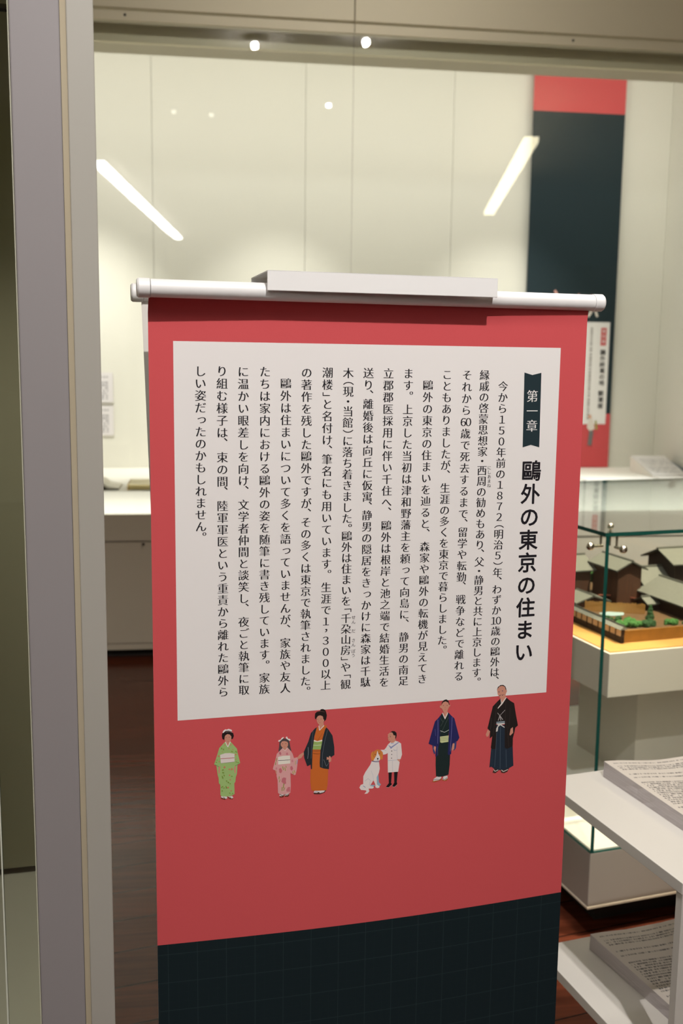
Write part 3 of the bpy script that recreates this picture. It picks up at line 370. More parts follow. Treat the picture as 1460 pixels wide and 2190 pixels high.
["woman in green floral kimono with white sash",[["#7a3824",0,[[-164.26,925.08],[-163.18,922.66],[-158.24,920.71],[-154.94,922.68]]],["#7a3824",0,[[-154.93,924.13],[-151.64,921.19],[-147.78,920.8],[-147.22,923.34]]],["#ded8d8",0,[[-163.16,926.69],[-163.71,924.73],[-159.33,922.84],[-157.14,921.75],[-154.93,922.97],[-156.02,925.39]]],["#ded8d8",0,[[-153.82,925.17],[-152.18,923.27],[-149.43,921.54],[-146.95,922.73],[-148.32,925.18]]],["#6a5a4c",0.78,[[-160.42,924.97],[-157.69,921.81]]],["#6a5a4c",0.78,[[-152.18,924.42],[-149.16,921.23]]],["#9fbf78",0,[[-157.32,1002.18],[-161.7,997.74],[-165.53,993.82],[-168.3,984.41],[-172.45,971.7],[-169.48,969.43],[-167.91,957.0],[-166.58,951.73],[-166.34,944.83],[-164.44,942.34],[-164.36,927.97],[-162.61,926.06],[-154.93,924.99],[-148.86,925.82],[-145.27,927.77],[-145.5,942.78],[-144.11,944.95],[-143.54,951.22],[-141.87,956.24],[-141.12,968.79],[-137.43,970.74],[-140.42,983.61],[-141.77,991.15],[-145.87,996.07],[-150.22,1001.57],[-153.8,994.49]]],["#cf917c",0,[[-166.76,968.32],[-167.08,960.35],[-166.27,957.53],[-165.17,959.03],[-164.14,968.07]]],["#cf917c",0,[[-144.87,967.42],[-145.98,963.51],[-144.9,956.53],[-143.25,956.94],[-143.22,966.69]]],["#6a8a5c",0.67,[[-171.64,971.34],[-166.21,967.98]]],["#6a8a5c",0.67,[[-144.32,967.08],[-137.98,970.22]]],["#cf917c",0,[[-158.1,1010.18],[-157.96,1003.94],[-156.77,1002.42],[-153.8,995.62],[-150.5,1001.87],[-149.23,1004.89],[-149.21,1010.0],[-151.27,1012.16],[-155.09,1012.76]]],["#231a1a",0,[[-161.9,1010.51],[-161.34,1013.85],[-158.89,1015.91],[-154.52,1017.53],[-150.17,1016.31],[-146.63,1013.18],[-145.71,1009.13],[-147.2,1005.28],[-149.12,1004.77],[-149.21,1008.86],[-151.28,1011.59],[-154.55,1012.43],[-157.28,1010.68],[-158.27,1007.93],[-158.67,1004.85],[-161.11,1006.48]]],["#ece4e4",0,[[-160.96,1014.95],[-159.69,1017.67],[-157.24,1019.28],[-155.06,1018.7],[-152.88,1019.65],[-149.07,1018.2],[-147.87,1016.12],[-149.08,1015.77],[-152.35,1017.17],[-156.7,1017.14],[-159.98,1014.31]]],["#b9a4a4",0.44,[[-156.71,1015.45],[-151.8,1016.0],[-147.45,1013.82]]],["#ece4e0",1.0,[[-157.21,1001.89],[-153.97,994.5],[-150.44,1001.58]]],["#54405c",0,[[-156.85,1008.09],[-155.38,1008.25],[-156.1,1007.18]]],["#54405c",0,[[-152.66,1008.02],[-151.18,1008.18],[-151.84,1007.1]]],["#b0605c",0.44,[[-154.59,1002.23],[-152.68,1002.23]]],["#e0d6d2",0,[[-164.38,984.34],[-157.94,986.04],[-151.93,985.89],[-145.08,984.31],[-144.96,973.44],[-163.46,972.69]]],["#b24a48",0.72,[[-163.97,978.89],[-154.69,978.73],[-145.27,978.79]]],["#a9a09c",0.44,[[-163.46,972.58],[-145.12,973.17]]],["#d08068",0,[[-159.3,997.7],[-158.32,998.63],[-157.34,997.53],[-158.32,996.59]]],["#d08068",0,[[-150.68,997.34],[-149.69,998.28],[-148.71,997.17],[-149.7,996.23]]],["#d08068",0,[[-153.32,992.17],[-152.44,993.0],[-151.57,992.02],[-152.45,991.18]]],["#d08068",0,[[-148.3,990.47],[-147.42,991.31],[-146.54,990.32],[-147.42,989.48]]],["#d08068",0,[[-167.66,982.93],[-166.23,984.28],[-164.83,982.67],[-166.25,981.32]]],["#d08068",0,[[-144.76,983.14],[-143.44,984.39],[-142.12,982.9],[-143.45,981.65]]],["#d08068",0,[[-166.72,975.16],[-165.73,976.09],[-164.76,974.98],[-165.74,974.04]]],["#d08068",0,[[-144.07,976.79],[-143.18,977.63],[-142.31,976.63],[-143.19,975.8]]],["#d08068",0,[[-160.22,966.85],[-158.57,968.41],[-156.94,966.54],[-158.58,964.98]]],["#d08068",0,[[-153.61,963.37],[-152.29,964.62],[-150.98,963.12],[-152.3,961.87]]],["#d08068",0,[[-150.48,963.36],[-148.72,965.03],[-146.97,963.03],[-148.73,961.36]]],["#d08068",0,[[-153.26,955.03],[-151.94,956.28],[-150.63,954.78],[-151.95,953.53]]],["#d08068",0,[[-152.19,948.61],[-151.08,949.65],[-149.99,948.4],[-151.09,947.36]]],["#d08068",0,[[-155.47,938.01],[-154.04,939.36],[-152.62,937.73],[-154.05,936.37]]],["#d08068",0,[[-150.93,933.24],[-149.82,934.28],[-148.73,933.02],[-149.83,931.98]]],["#d08068",0,[[-162.13,988.4],[-161.47,989.03],[-160.82,988.28],[-161.48,987.66]]],["#7f9a38",1.11,[[-162.26,994.38],[-161.94,992.08]]],["#7f9a38",1.11,[[-159.54,992.72],[-159.88,990.7]]],["#7f9a38",1.11,[[-149.45,988.41],[-147.49,987.09]]],["#7f9a38",1.11,[[-143.42,988.44],[-142.99,986.35]]],["#7f9a38",1.11,[[-142.06,986.89],[-141.73,985.72]]],["#7f9a38",1.11,[[-169.15,977.94],[-168.07,977.27]]],["#7f9a38",1.11,[[-170.26,974.91],[-168.85,974.21]]],["#7f9a38",1.11,[[-143.2,972.42],[-142.1,972.89]]],["#7f9a38",1.11,[[-141.0,972.22],[-139.63,971.52]]],["#7f9a38",1.11,[[-162.15,963.03],[-159.69,963.26]]],["#7f9a38",1.11,[[-161.62,959.84],[-159.16,958.69]]],["#7f9a38",1.11,[[-159.72,956.22],[-158.63,954.4]]],["#7f9a38",1.11,[[-161.92,954.71],[-160.73,951.16]]],["#7f9a38",1.11,[[-149.86,953.56],[-147.88,952.91]]],["#7f9a38",1.11,[[-156.75,947.62],[-155.1,947.11]]],["#7f9a38",1.11,[[-154.29,945.94],[-152.64,944.52]]],["#7f9a38",1.11,[[-151.55,943.66],[-150.45,942.64]]],["#7f9a38",1.11,[[-163.09,938.77],[-160.67,940.59]]],["#7f9a38",1.11,[[-160.36,937.92],[-158.93,937.78]]],["#7f9a38",1.11,[[-157.05,940.47],[-155.75,936.89]]],["#7f9a38",1.11,[[-162.84,934.14],[-161.2,933.98]]],["#7f9a38",1.11,[[-152.7,930.25],[-151.05,929.62]]],["#7f9a38",1.11,[[-148.58,928.68],[-147.25,929.35]]]]]]

# ------------------------------------------------------------------ room shell (frame of the wall showcase)
structure(box('floor', M_FLOOR, None, -4.2, 7.6, -14.0, 0.10, -0.1, 0.0, M=WALL))
structure(box('ceiling', M_CEIL, None, -4.2, 7.6, -14.0, 1.7, 3.5, 3.6, M=WALL))
structure(box('wall_left', M_WALL, None, -4.3, -4.2, -14.0, 1.7, -0.1, 3.6, M=WALL))
structure(box('wall_right', M_WALL, None, 7.6, 7.7, -14.0, 1.7, -0.1, 3.6, M=WALL))
structure(box('wall_front', M_WALL, None, -4.2, 7.6, -14.1, -14.0, -0.1, 3.6, M=WALL))
structure(box('wall_back', M_WALL, None, -4.2, 7.6, 1.62, 1.72, -0.1, 3.6, M=WALL))
structure(box('trim_1', M_FASCIA, None, 3.22, 7.6, 0.0, 1.6, 0.0, 3.5, M=WALL))

# ------------------------------------------------------------------ built-in wall showcase
ws = empty('wall_showcase', WALL, 'long built-in wall showcase, lit warm white behind a glass front', 'display case')
X0, X1 = -4.15, 3.02
joints = [X0, -3.13, -2.19, -1.25, -0.31, 0.63, 1.57, 2.51, X1]
for a, b in zip(joints[:-1], joints[1:]):
    box('back_panel', M_CASEWALL, ws, a + 0.0012, b - 0.0012, 1.38, 1.42, 0.78, 3.46)
box('backing', M_DARK, ws, X0, X1, 1.425, 1.44, 0.78, 3.46)
box('side_panel', M_CASEWALL, ws, X1, X1 + 0.04, 0.05, 1.42, 0.06, 3.49, label='right end panel of the showcase')
box('roof_panel', M_CASEWALL, ws, X0, X1, 0.03, 1.44, 3.462, 3.49)
d = box('deck', M_DECK, ws, X0, X1 - 0.002, 0.165, 1.378, 0.70, 0.85, 0.004)
box('deck_ledge', M_DECK, ws, X0, X1, 0.02, 0.165, 0.69, 0.72)
fj = [X0, -1.45, 0.73, 2.91, X1 + 0.2]
for a, b in zip(fj[:-1], fj[1:]):
    box('fascia_panel', M_FASCIA, ws, a + 0.003, b - 0.003, -0.012, 0.02, 3.156, 3.495)
    g = MB().box(a + 0.0015, b - 0.0015, 0.004, 0.014, 0.70, 3.125, 0, [1, 1, 0, 0, 1, 1]).build('glass_pane', [M_GLASS, M_GLASSEDGE], ws)
    box('upper_rail', M_FASCIA, ws, a + 0.002, b - 0.002, -0.012, 0.0035, 3.10, 3.143, label='upper glass rail')
    box('lower_rail', M_CASEBASE, ws, a + 0.002, b - 0.002, -0.012, 0.0035, 0.618, 0.752, label='lower glass rail')
    box('base_panel', M_CASEBASE, ws, a + 0.002, b - 0.002, -0.006, 0.02, 0.085, 0.611)
    box('kick_strip', M_CASEBASE, ws, a + 0.002, b - 0.002, -0.004, 0.022, 0.05, 0.081)
for u in (-3.6, -2.54, -0.36, 1.83):
    sc = MB().tube((u, -0.0122, 3.124), (u, -0.0150, 3.124), 0.006, seg=12).build('screw', M_DARK, ws)
    sc = MB().tube((u + 0.045, -0.0122, 0.600), (u + 0.045, -0.0150, 0.600), 0.007, seg=12).build('screw', M_DARK, ws)
box('inner_frame', M_DARK, ws, X0, X1, 0.06, 0.12, 0.0, 0.69, label='dark recess under the showcase')
box('valance', M_FASCIA, ws, X0, X1, 0.10, 0.125, 3.036, 3.46, label='drop panel hiding the lamps')
MB().add([(X0, 0.24, 3.022), (X1, 0.24, 3.022), (X1, 0.24, 3.46), (X0, 0.24, 3.46)], [(0, 1, 2, 3)]).build('light_baffle', M_BAFFLE, ws)

# hanging banner inside the showcase
hb = empty('hanging_banner', WALL @ Matrix.Translation((2.375, 1.33, 0)), 'coral and navy cloth banner hanging in the wall showcase', 'banner')
hw = 0.305
sh = MB()
for (z0, z1, mi) in ((3.121, 3.45, 0), (1.211, 3.121, 1), (0.853, 1.211, 0)): sh.box(-hw, hw, 0, 0.0015, z0, z1, mi)
cl = sh.build('banner_cloth', [M_CORAL, M_NAVY], hb)
pn = box('text_panel', M_PANEL, cl, -0.27, 0.272, -0.0022, -0.0006, 1.142, 1.811)
lab = MB().prism([(0.212, 1.775), (0.250, 1.775), (0.250, 1.660), (0.212, 1.660)], -0.0032, -0.0024).build('chapter_label', M_CORAL, cl)
em_metrics()
mb = MB(); bold_column(mb, '鷗外終焉の地', 0.231, 1.615, 0.231, 1.415, 0.037, 0.016)
for i in range(len(mb.v)): mb.v[i] = (mb.v[i][0], -0.0034, mb.v[i][2])
mb.build('title_lettering', M_INK, cl)
mb = MB(); bold_column(mb, '観潮楼', 0.230, 1.346, 0.230, 1.262, 0.037, 0.016)
for i in range(len(mb.v)): mb.v[i] = (mb.v[i][0], -0.0034, mb.v[i][2])
mb.build('title_lettering', M_INK, cl)
mb = MB(); column(mb, '第四章', 0.231, 1.752, 0.231, 1.685, 0.026, 0, 0)
for i in range(len(mb.v)): mb.v[i] = (mb.v[i][0], -0.0042, mb.v[i][2])
mb.build('label_lettering', M_PANEL, cl)
mb = MB()
M_GREYPRINT = mat('grey_print', (0.35, 0.33, 0.32), 0.8)
for k in range(9):
    mb = MB()
    x = 0.148 - k * 0.048
    z = 1.775 - 0.02 * (k % 2)
    while z > 1.17:
        l = random.uniform(0.010, 0.016); mb.box(x - 0.008, x + 0.008, -0.003, -0.0026, z - l, z); z -= l + random.uniform(0.003, 0.012)
    mb.build('text_column', M_GREYPRINT, cl)
M_PINK = mat('print_pink', (0.72, 0.38, 0.33), 0.8); M_PALE = mat('print_pale', (0.75, 0.68, 0.62), 0.8)
mb = MB()
def stroke(mb, pts, w, y, mi=0):
    for (xa, za), (xb, zb) in zip(pts[:-1], pts[1:]):
        d = Vector((xb - xa, zb - za)); n = Vector((-d.y, d.x)).normalized() * w / 2
        mb.add([(xa - n.x, y, za - n.y), (xb - n.x, y, zb - n.y), (xb + n.x, y, zb + n.y), (xa + n.x, y, za + n.y)], [(0, 1, 2, 3)], mi)
for (xa, za, xb, zb) in ((-0.115, 2.01, -0.09, 1.965), (0.045, 1.99, 0.068, 1.945), (0.130, 1.985, 0.155, 1.94)):
    mb = MB(); stroke(mb, [(xa, za), ((xa + xb) / 2, (za + zb) / 2)], 0.016, -0.001, 0); stroke(mb, [((xa + xb) / 2, (za + zb) / 2), (xb, zb)], 0.018, -0.001, 1)
    mb.build('printed_mark', [M_PINK, M_PALE], cl)
mb = MB(); stroke(mb, [(0.140, 1.880), (0.118, 1.845)], 0.018, -0.001, 1); stroke(mb, [(0.168, 1.880), (0.182, 1.845)], 0.016, -0.001, 1); stroke(mb, [(0.132, 1.888), (0.172, 1.890)], 0.012, -0.001, 0)
mb.build('printed_mark', [M_PINK, M_PALE], cl)
mb = MB()
mb.add([(0.150, -0.0045, 1.155), (0.172, -0.0045, 1.200), (0.190, -0.0045, 1.150), (0.200, -0.0045, 1.110), (0.165, -0.0045, 1.095), (0.143, -0.0045, 1.12)], [list(range(6))], 0)
stroke(mb, [(0.176, 1.098), (0.168, 1.0)], 0.03, -0.0046, 1); stroke(mb, [(0.203, 1.165), (0.212, 1.105)], 0.012, -0.0047, 2)
mb.add([(0.160 + 0.012 * math.cos(t), -0.0048, 1.192 + 0.014 * math.sin(t)) for t in [2 * math.pi * i / 12 for i in range(12)]], [list(range(12))], 3)
mb.build('printed_person', [M_PALE, mat('print_grey', (0.17, 0.16, 0.16), 0.8), mat('print_olive', (0.40, 0.36, 0.10), 0.8), mat('print_skin', (0.70, 0.40, 0.28), 0.8)], cl)

# captions and books in the showcase
M_CAP = text_rows_mat('caption_print', (0.76, 0.72, 0.74), (0.28, 0.27, 0.30), 0.017, 0.010, 'XZ', (-0.14, 0.14, 0.02, 0.165), 0.55)
for z0, z1, lbl in ((1.262, 1.447, 'upper of two white captions on the showcase back wall'), (1.056, 1.240, 'lower of two white captions on the showcase back wall')):
    o = box('caption_card', M_CAP, None, -0.17, 0.17, -0.012, -0.002, 0, z1 - z0, M=WALL @ Matrix.Translation((-0.742, 1.38, z0)))
    tag(o, lbl, 'caption')
def book(name, label, ux, d, w, l, h, lift, cover, open_=True, yaw=0):
    t = empty(name, WALL @ Matrix.Translation((ux, d, 0.851)) @ Matrix.Rotation(R_(yaw), 4, 'Z'), label, 'book')
    mb = MB()
    N = 10
    for sgn in (-1, 1):
        top = []
        for i in range(N + 1):
            k = i / N; top.append((sgn * k * w, h * (1 - 0.75 * k) + 0.018 * math.sin(math.pi * min(1, k * 1.6)) * (1 if k < 0.62 else 0.4) + lift * max(0, k - 0.4) * (sgn < 0)))
        vs = [(x, y, z) for x, z in top for y in (0, l)] + [(x, y, max(0, z - h * 0.5 * (1 - abs(x) / w) - 0.006)) for x, z in top for y in (0, l)]
        n = 2 * (N + 1)
        fs = []
        for i in range(N):
            a = 2 * i; q = (a, a + 2, a + 3, a + 1); fs.append(q if sgn > 0 else q[::-1]); q = (n + a, n + a + 1, n + a + 3, n + a + 2); fs.append(q if sgn > 0 else q[::-1])
            fs.append((a, n + a, n + a + 2, a + 2)); fs.append((a + 1, a + 3, n + a + 3, n + a + 1))
        fs.append((2 * N, n + 2 * N, n + 2 * N + 1, 2 * N + 1))
        mb.add(vs, fs, 0, False)
    mb.build('pages', M_PAGE, t)
    box('cover', cover, t, -w, w, -0.004, l + 0.004, 0, 0.006)
    return t
M_PAGE = mat('book_page', (0.80, 0.77, 0.68), 0.8)
M_PAGEY = mat('book_page_yellowed', (0.72, 0.60, 0.30), 0.8)
book('open_book', 'open white book with a lifted page on the showcase deck', -0.60, 0.20, 0.15, 0.24, 0.035, 0.05, mat('book_cover_dark', (0.10, 0.09, 0.06), 0.7))
t = empty('closed_book', WALL @ Matrix.Translation((-0.40, 0.185, 0.851)), 'yellowed book beside the open white book on the showcase deck', 'book')
box('pages', M_PAGEY, t, 0.004, 0.17, 0.003, 0.235, 0.003, 0.028); box('cover', mat('book_cover_cream', (0.80, 0.72, 0.50), 0.7), t, 0, 0.172, 0, 0.24, 0.028, 0.032); box('spine', mat('book_spine', (0.62, 0.44, 0.16), 0.7), t, -0.004, 0.0035, 0, 0.24, 0, 0.032)
M_SHEET = mat('loose_sheet', (0.82, 0.79, 0.77), 0.8)
def lying_sheet(name, label, cat, ux, d, w, l, tilt, m, lift=0.0):
    o = MB().box(0, w, 0, l, 0, 0.004).build(name, m, None, WALL @ Matrix.Translation((ux, d, 0.8515 + lift)) @ Matrix.Rotation(tilt, 4, 'X'))
    return tag(o, label, cat)
lying_sheet('paper_sheet', 'white sheet lying flat on the right part of the showcase deck', 'paper', 2.22, 0.38, 0.46, 0.34, 0, M_SHEET)
lying_sheet('paper_sheet', 'second flat white sheet, right of the first one on the deck', 'paper', 2.72, 0.42, 0.24, 0.34, 0, M_SHEET)
# sloped reading boards with manuscripts
M_MANU = text_rows_mat('manuscript_print', (0.80, 0.77, 0.77), (0.45, 0.44, 0.46), 0.02, 0.010, 'X', (0.03, 0.27, 0.03, 0.30), 0.5)
t = empty('manuscript_stand', WALL @ Matrix.Translation((2.735, 0.76, 0.851)), 'manuscript sheet on a small sloped stand in the showcase', 'display stand')
MB().add([(0, 0, 0.004), (0.235, 0, 0.004), (0.235, 0.34, 0.095), (0, 0.34, 0.095), (0, 0, 0), (0.235, 0, 0), (0.235, 0.34, 0), (0, 0.34, 0)], [(0, 1, 2, 3), (4, 7, 6, 5), (0, 4, 5, 1), (1, 5, 6, 2), (2, 6, 7, 3), (3, 7, 4, 0)]).build('wedge', M_DECK, t)
sh2 = MB().box(0.004, 0.232, 0.0, 0.352, 0, 0.003).build('manuscript', M_MANU, t); sh2.location = (0, 0.002, 0.0065); sh2.rotation_euler = (math.atan2(0.091, 0.34), 0, 0)
t2 = tag(MB().box(0, 0.022, 0, 0.36, 0, 0.012).build('dark_ruler', mat('slate_grey', (0.10, 0.13, 0.17), 0.6), None, WALL @ Matrix.Translation((2.98, 0.74, 0.853)) @ Matrix.Rotation(0.16, 4, 'X')), 'dark slate strip leaning beside the manuscript stand', 'strip')
t3 = empty('paperweight', WALL @ Matrix.Translation((2.60, 0.215, 0.851)), 'small grey paperweight at the front of the showcase deck', 'paperweight')
MB().tube((0, 0, 0), (0, 0, 0.03), 0.022, seg=20, r2=0.014).build('weight', mat('lead_grey', (0.22, 0.20, 0.17), 0.5), t3); MB().ball((0, 0, 0.036), 0.011).build('knob', M_STEEL, t3)

# ------------------------------------------------------------------ showcase at the left, its post in the foreground
sd = empty('side_showcase', SIDE, 'tall showcase at the left edge with a grey corner post', 'display case')
def px_on_side(a, y): pass
pm = MB()
pm.box(-0.0555, 0.0, 0.0, 0.055, 0.0, 2.48)
pst = pm.build('post', M_POST, sd, bevel=0.002)
pm = MB().add([(0.0, 0.0, 0), (0.0, 0.0, 2.48), (0.0068, 0.006, 2.48), (0.0068, 0.006, 0), (0.0, 0.05, 0), (0.0, 0.05, 2.48), (0.0068, 0.05, 2.48), (0.0068, 0.05, 0)], [(0, 3, 2, 1), (4, 5, 6, 7), (3, 7, 6, 2), (1, 2, 6, 5), (0, 4, 7, 3)]).build('edge_strip', M_POSTEDGE, sd)
pm2 = MB().box(0.0068, 0.0375, 0.004, 0.05, 0.0, 2.48).build('door_stile', M_POST2, sd, bevel=0.0015)
MB().box(-0.30, -0.0985, 0.006, 0.014, 0.38, 2.44, 0, [1, 1, 0, 0, 1, 1]).build('glass_pane', [M_GLASS, M_GLASSEDGE], sd)
MB().box(-0.0965, -0.0558, 0.006, 0.014, 0.38, 2.44, 0, [1, 1, 0, 0, 1, 1]).build('glass_pane', [M_GLASS, M_GLASSEDGE], sd)
box('lit_pane_edge', mat('lit_pane_edge_pale', (0.62, 0.64, 0.55), 0.4), sd, -0.0984, -0.0966, 0.005, 0.015, 0.38, 2.44)  # light along the edge between the panes, put into the pale colour
box('lit_post_edge', mat('lit_post_edge_pale', (0.60, 0.60, 0.48), 0.4), sd, -0.0570, -0.0556, 0.004, 0.012, 0.0, 2.44)  # bright glass edge beside the post, its light put into a pale strip
box('back_panel', M_OLIVE, sd, -0.30, 0.0, 0.95, 0.98, 0.392, 2.185)
box('back_header', M_OLIVE, sd, -0.30, 0.0, 0.95, 0.98, 2.20, 2.46)
box('backing', M_DARK, sd, -0.30, 0.0, 0.985, 1.0, 0.02, 2.46)
box('side_panel', M_OLIVE, sd, -0.012, 0.010, 0.056, 1.0, 0.02, 2.46, label='right end panel of the side showcase')
box('deck', M_SIDEDECK, sd, -0.30, -0.013, 0.016, 0.982, 0.34, 0.376)
box('base', M_POST, sd, -0.30, -0.06, 0.004, 1.0, 0.0, 0.338)
box('roof_panel', M_POST, sd, -0.30, 0.0, 0.0, 1.0, 2.462, 2.49)
box('left_end_panel', M_OLIVE, sd, -0.33, -0.301, 0.0, 1.0, 0.0, 2.49)

# ------------------------------------------------------------------ banner stand
bs = empty('banner_stand', BANNER, 'double roll-up banner stand with a coral printed text banner in front', 'banner stand')
TZ, TR = 1.5918, 0.0110
def tube_y(x): return -0.0225 + 0.0205 * (x + 0.265) / 0.635
def end_tube(name, xl, xr, y0, y1, label=None):
    mb = MB().tube((xl + 0.016, y0, TZ), (xr - 0.016, y1, TZ), TR, seg=40)
    tb = mb.build(name, M_WHITE, bs, label=label)
    for x, y, s in ((xl, y0, 1), (xr, y1, -1)):
        mb = MB(); mb.tube((x + s * 0.0022, y, TZ), (x + s * 0.0154, y, TZ), TR + 0.0008, seg=40)
        mb.tube((x, y, TZ), (x + s * 0.0022, y, TZ), TR - 0.0008, seg=40, r2=TR + 0.0008)
        mb.build('end_cap', M_WHITE, tb)
    return tb
end_tube('front_tube', -0.2650, 0.3700, -0.0225, -0.0020)
end_tube('rear_tube', -0.2670, 0.3700, 0.067, 0.067)
# bracket: folded plate over both tubes
mb = MB(); T = 0.0016
for (x0, x1, y0, y1, z0, z1) in ((-0.107, 0.1995, -0.0335, -0.0335 + T, 1.5925, 1.6172), (-0.107, 0.1995, -0.0335, 0.085, 1.6172 - T, 1.6172), (-0.107, 0.1995, 0.085 - T, 0.085, 1.6045, 1.6172)): mb.box(x0, x1, y0, y1, z0, z1)
mb.build('bracket', M_WHITE, bs, bevel=0.0007)
box('bracket_block', mat('bracket_block', (0.60, 0.55, 0.50), 0.6), bs, -0.085, 0.178, 0.022, 0.048, 1.560, 1.6150)
MB().tube((0.05, 0.034, 0.02), (0.05, 0.034, 1.56), 0.011, seg=24).build('pole', M_STEEL, bs)
MB().box(-0.20, 0.30, -0.12, 0.19, 0.0, 0.018).build('base_plate', M_WHITE, bs, bevel=0.003)

def smooth(t): t = max(0, min(1, t)); return t * t * (3 - 2 * t)
def sheet_y(x, z):
    s = (x + 0.2505) / 0.60
    y = -0.011 * math.sin(math.pi * max(0, min(1, s))) * smooth((1.16 - z) / 0.48)
    y += tube_y(x) * smooth((z - 1.566) / 0.02)
    return y
def on_sheet(mb, off):
    mb.v = [(x, sheet_y(x, z) + y - off, z) for x, y, z in mb.v]
    return mb
def grid(mb, xs, zs, mi, y=0.0, flip=False):
    k = len(mb.v); nx = len(xs)
    mb.v += [(x, y, z) for z in zs for x in xs]
    for j in range(len(zs) - 1):
        for i in range(nx - 1):
            f = [k + j * nx + i, k + j * nx + i + 1, k + (j + 1) * nx + i + 1, k + (j + 1) * nx + i]
            mb.f.append(f[::-1] if flip else f); mb.m.append(mi(i, j) if callable(mi) else mi); mb.s.append(True)
    return mb
def lin(a, b, n): return [a + (b - a) * i / n for i in range(n + 1)]
XS = lin(-0.2505, 0.3490, 48)
ZN = lin(0.075, 0.7208, 40); ZC = lin(0.7208, 1.594, 90)
mb = MB(); grid(mb, XS, ZN, 0); grid(mb, XS, ZC, 1); n = len(mb.v)
on_sheet(mb, 0)
mb2 = MB(); grid(mb2, XS, ZN + ZC[1:], 2, flip=True); on_sheet(mb2, -0.0008); mb.add(mb2.v, mb2.f, 2, True)
front = mb.build('banner_sheet', [M_NAVYCLOTH, M_CORAL, M_BACKCLOTH], bs, label='coral and navy printed banner sheet')
MB().tube((-0.2505, 0.0, 0.07), (0.349, 0.0, 0.07), 0.009, seg=20).build('bottom_bar', M_WHITE, bs)
# rear sheet, hanging a little askew
mb = MB(); grid(mb, XS, lin(0.075, 1.594, 30), 0); mb2 = MB(); grid(mb2, XS, lin(0.075, 1.594, 30), 0, y=0.0008, flip=True); mb.add(mb2.v, mb2.f, 0, True)
mb.v = [(x - 0.0032 + (1.5745 - z) * 0.0295, 0.066 + y, z) for x, y, z in mb.v]
mb.build('rear_sheet', M_BACKCLOTH, bs, label='pale back of the rear banner sheet')
# printed panel and lettering
L1 = 0.00015; L2 = 0.0003
mb = grid(MB(), lin(-0.2200, 0.3105, 44), lin(1.036, 1.5295, 60), 0); on_sheet(mb, L1); mb.build('text_panel', M_PANEL, front)
for s, x0, z0, x1, z1 in COLUMNS:
    mb = MB()
    for k, q in enumerate((-0.017, 0.0, 0.017)):
        n = len(mb.v); column(mb, s, x0 / 1000 + q * 0.0145, z0 / 1000, x1 / 1000 + q * 0.0145, z1 / 1000, 0.0145, 0.0, -0.010)
        for i in range(n, len(mb.v)): mb.v[i] = (mb.v[i][0], mb.v[i][1] - 0.000004 * k, mb.v[i][2])
    on_sheet(mb, L2); mb.build('text_column', M_INK, front)
for s, (x0, z0), (x1, z1) in RUBY:
    mb = MB(); column(mb, s, x0 / 1000, z0 / 1000, x1 / 1000, z1 / 1000, 0.0058, 0.004, 0.0)
    on_sheet(mb, L2); mb.build('reading_aid', M_INK, front, label='tiny reading aid beside a text column')
mb = MB(); (x0, z0), (x1, z1) = TITLE
bold_column(mb, '鷗外の東京の住まい', x0 / 1000, z0 / 1000, x1 / 1000, z1 / 1000, 0.0292, 0.021); on_sheet(mb, L2); mb.build('title_lettering', M_INK, front)
mb = MB().add([(x / 1000, 0, z / 1000) for x, z in RIBBON], [(0, 1, 4, 5), (1, 2, 3, 4)]); on_sheet(mb, L2); rb = mb.build('chapter_ribbon', M_NAVY, front)
mb = MB(); (x0, z0), (x1, z1) = RIBBON_TEXT
column(mb, '第一章', x0 / 1000, z0 / 1000, x1 / 1000, z1 / 1000, 0.0172, 0.008, -0.006); on_sheet(mb, L2 + 0.0001); mb.build('chapter_lettering', M_PANEL, front)
# printed people and dog
PRINT = {}
def print_mat(h):
    if h not in PRINT: PRINT[h] = mat('print_' + h[1:], srgb(h), 0.75, spec=0.2)
    return PRINT[h]
def fit_colour(h):     # the sheet is printed a little darker and denser than its lit look
    return h
for label, polys in FIGURES:
    mb = MB(); mats = []; k = 0
    for h, w, pts in polys:
        if h not in mats: mats.append(h)
        mi = mats.index(h); y = -0.000012 * k; k += 1
        pts = [(x / 1000, z / 1000) for x, z in pts]
        if w:
            stroke(mb, pts, w / 1000, y, mi)
        else:
            mb.add([(x, y, z) for x, z in pts], [list(range(len(pts)))], mi)
    on_sheet(mb, L2)
    name = 'printed_dog' if 'dog' in label else 'printed_person'
    mb.build(name, [print_mat(h) for h in mats], front, label='printed ' + label)

# ------------------------------------------------------------------ glass case with the house model
gc = empty('glass_case', CASE, 'free-standing glass case on a white base at the right', 'display case')
CW, CD, BZ, LZ = 1.45, 1.05, 0.237, 1.085
MB().box(0, CW, 0, CD, 0.086, BZ).build('base', mat('base_paint', (0.35, 0.32, 0.28), 0.55), gc, bevel=0.002)
box('bottom_trim', mat('pale_metal_trim', (0.80, 0.74, 0.62), 0.3), gc, -0.001, CW + 0.001, -0.001, CD + 0.001, 0.080, 0.086)
box('toe_kick', M_DARK, gc, 0.07, CW - 0.07, 0.07, CD - 0.07, 0.0, 0.08)
box('base_deck', M_DECK, gc, 0.012, CW - 0.012, 0.012, CD - 0.012, BZ, BZ + 0.003)
E = [M_GLASS, M_GLASSEDGE]
MB().box(0.0, 0.010, 0.0, CD, BZ + 0.0005, LZ, 0, [1, 1, 1, 1, 0, 0]).build('glass_side', E, gc)
MB().box(CW - 0.010, CW, 0.0, CD, BZ + 0.0005, LZ, 0, [1, 1, 1, 1, 0, 0]).build('glass_side', E, gc)
MB().box(0.0105, CW - 0.0105, 0.0, 0.010, BZ + 0.0005, LZ, 0, [1, 1, 0, 0, 1, 1]).build('glass_front', E, gc)
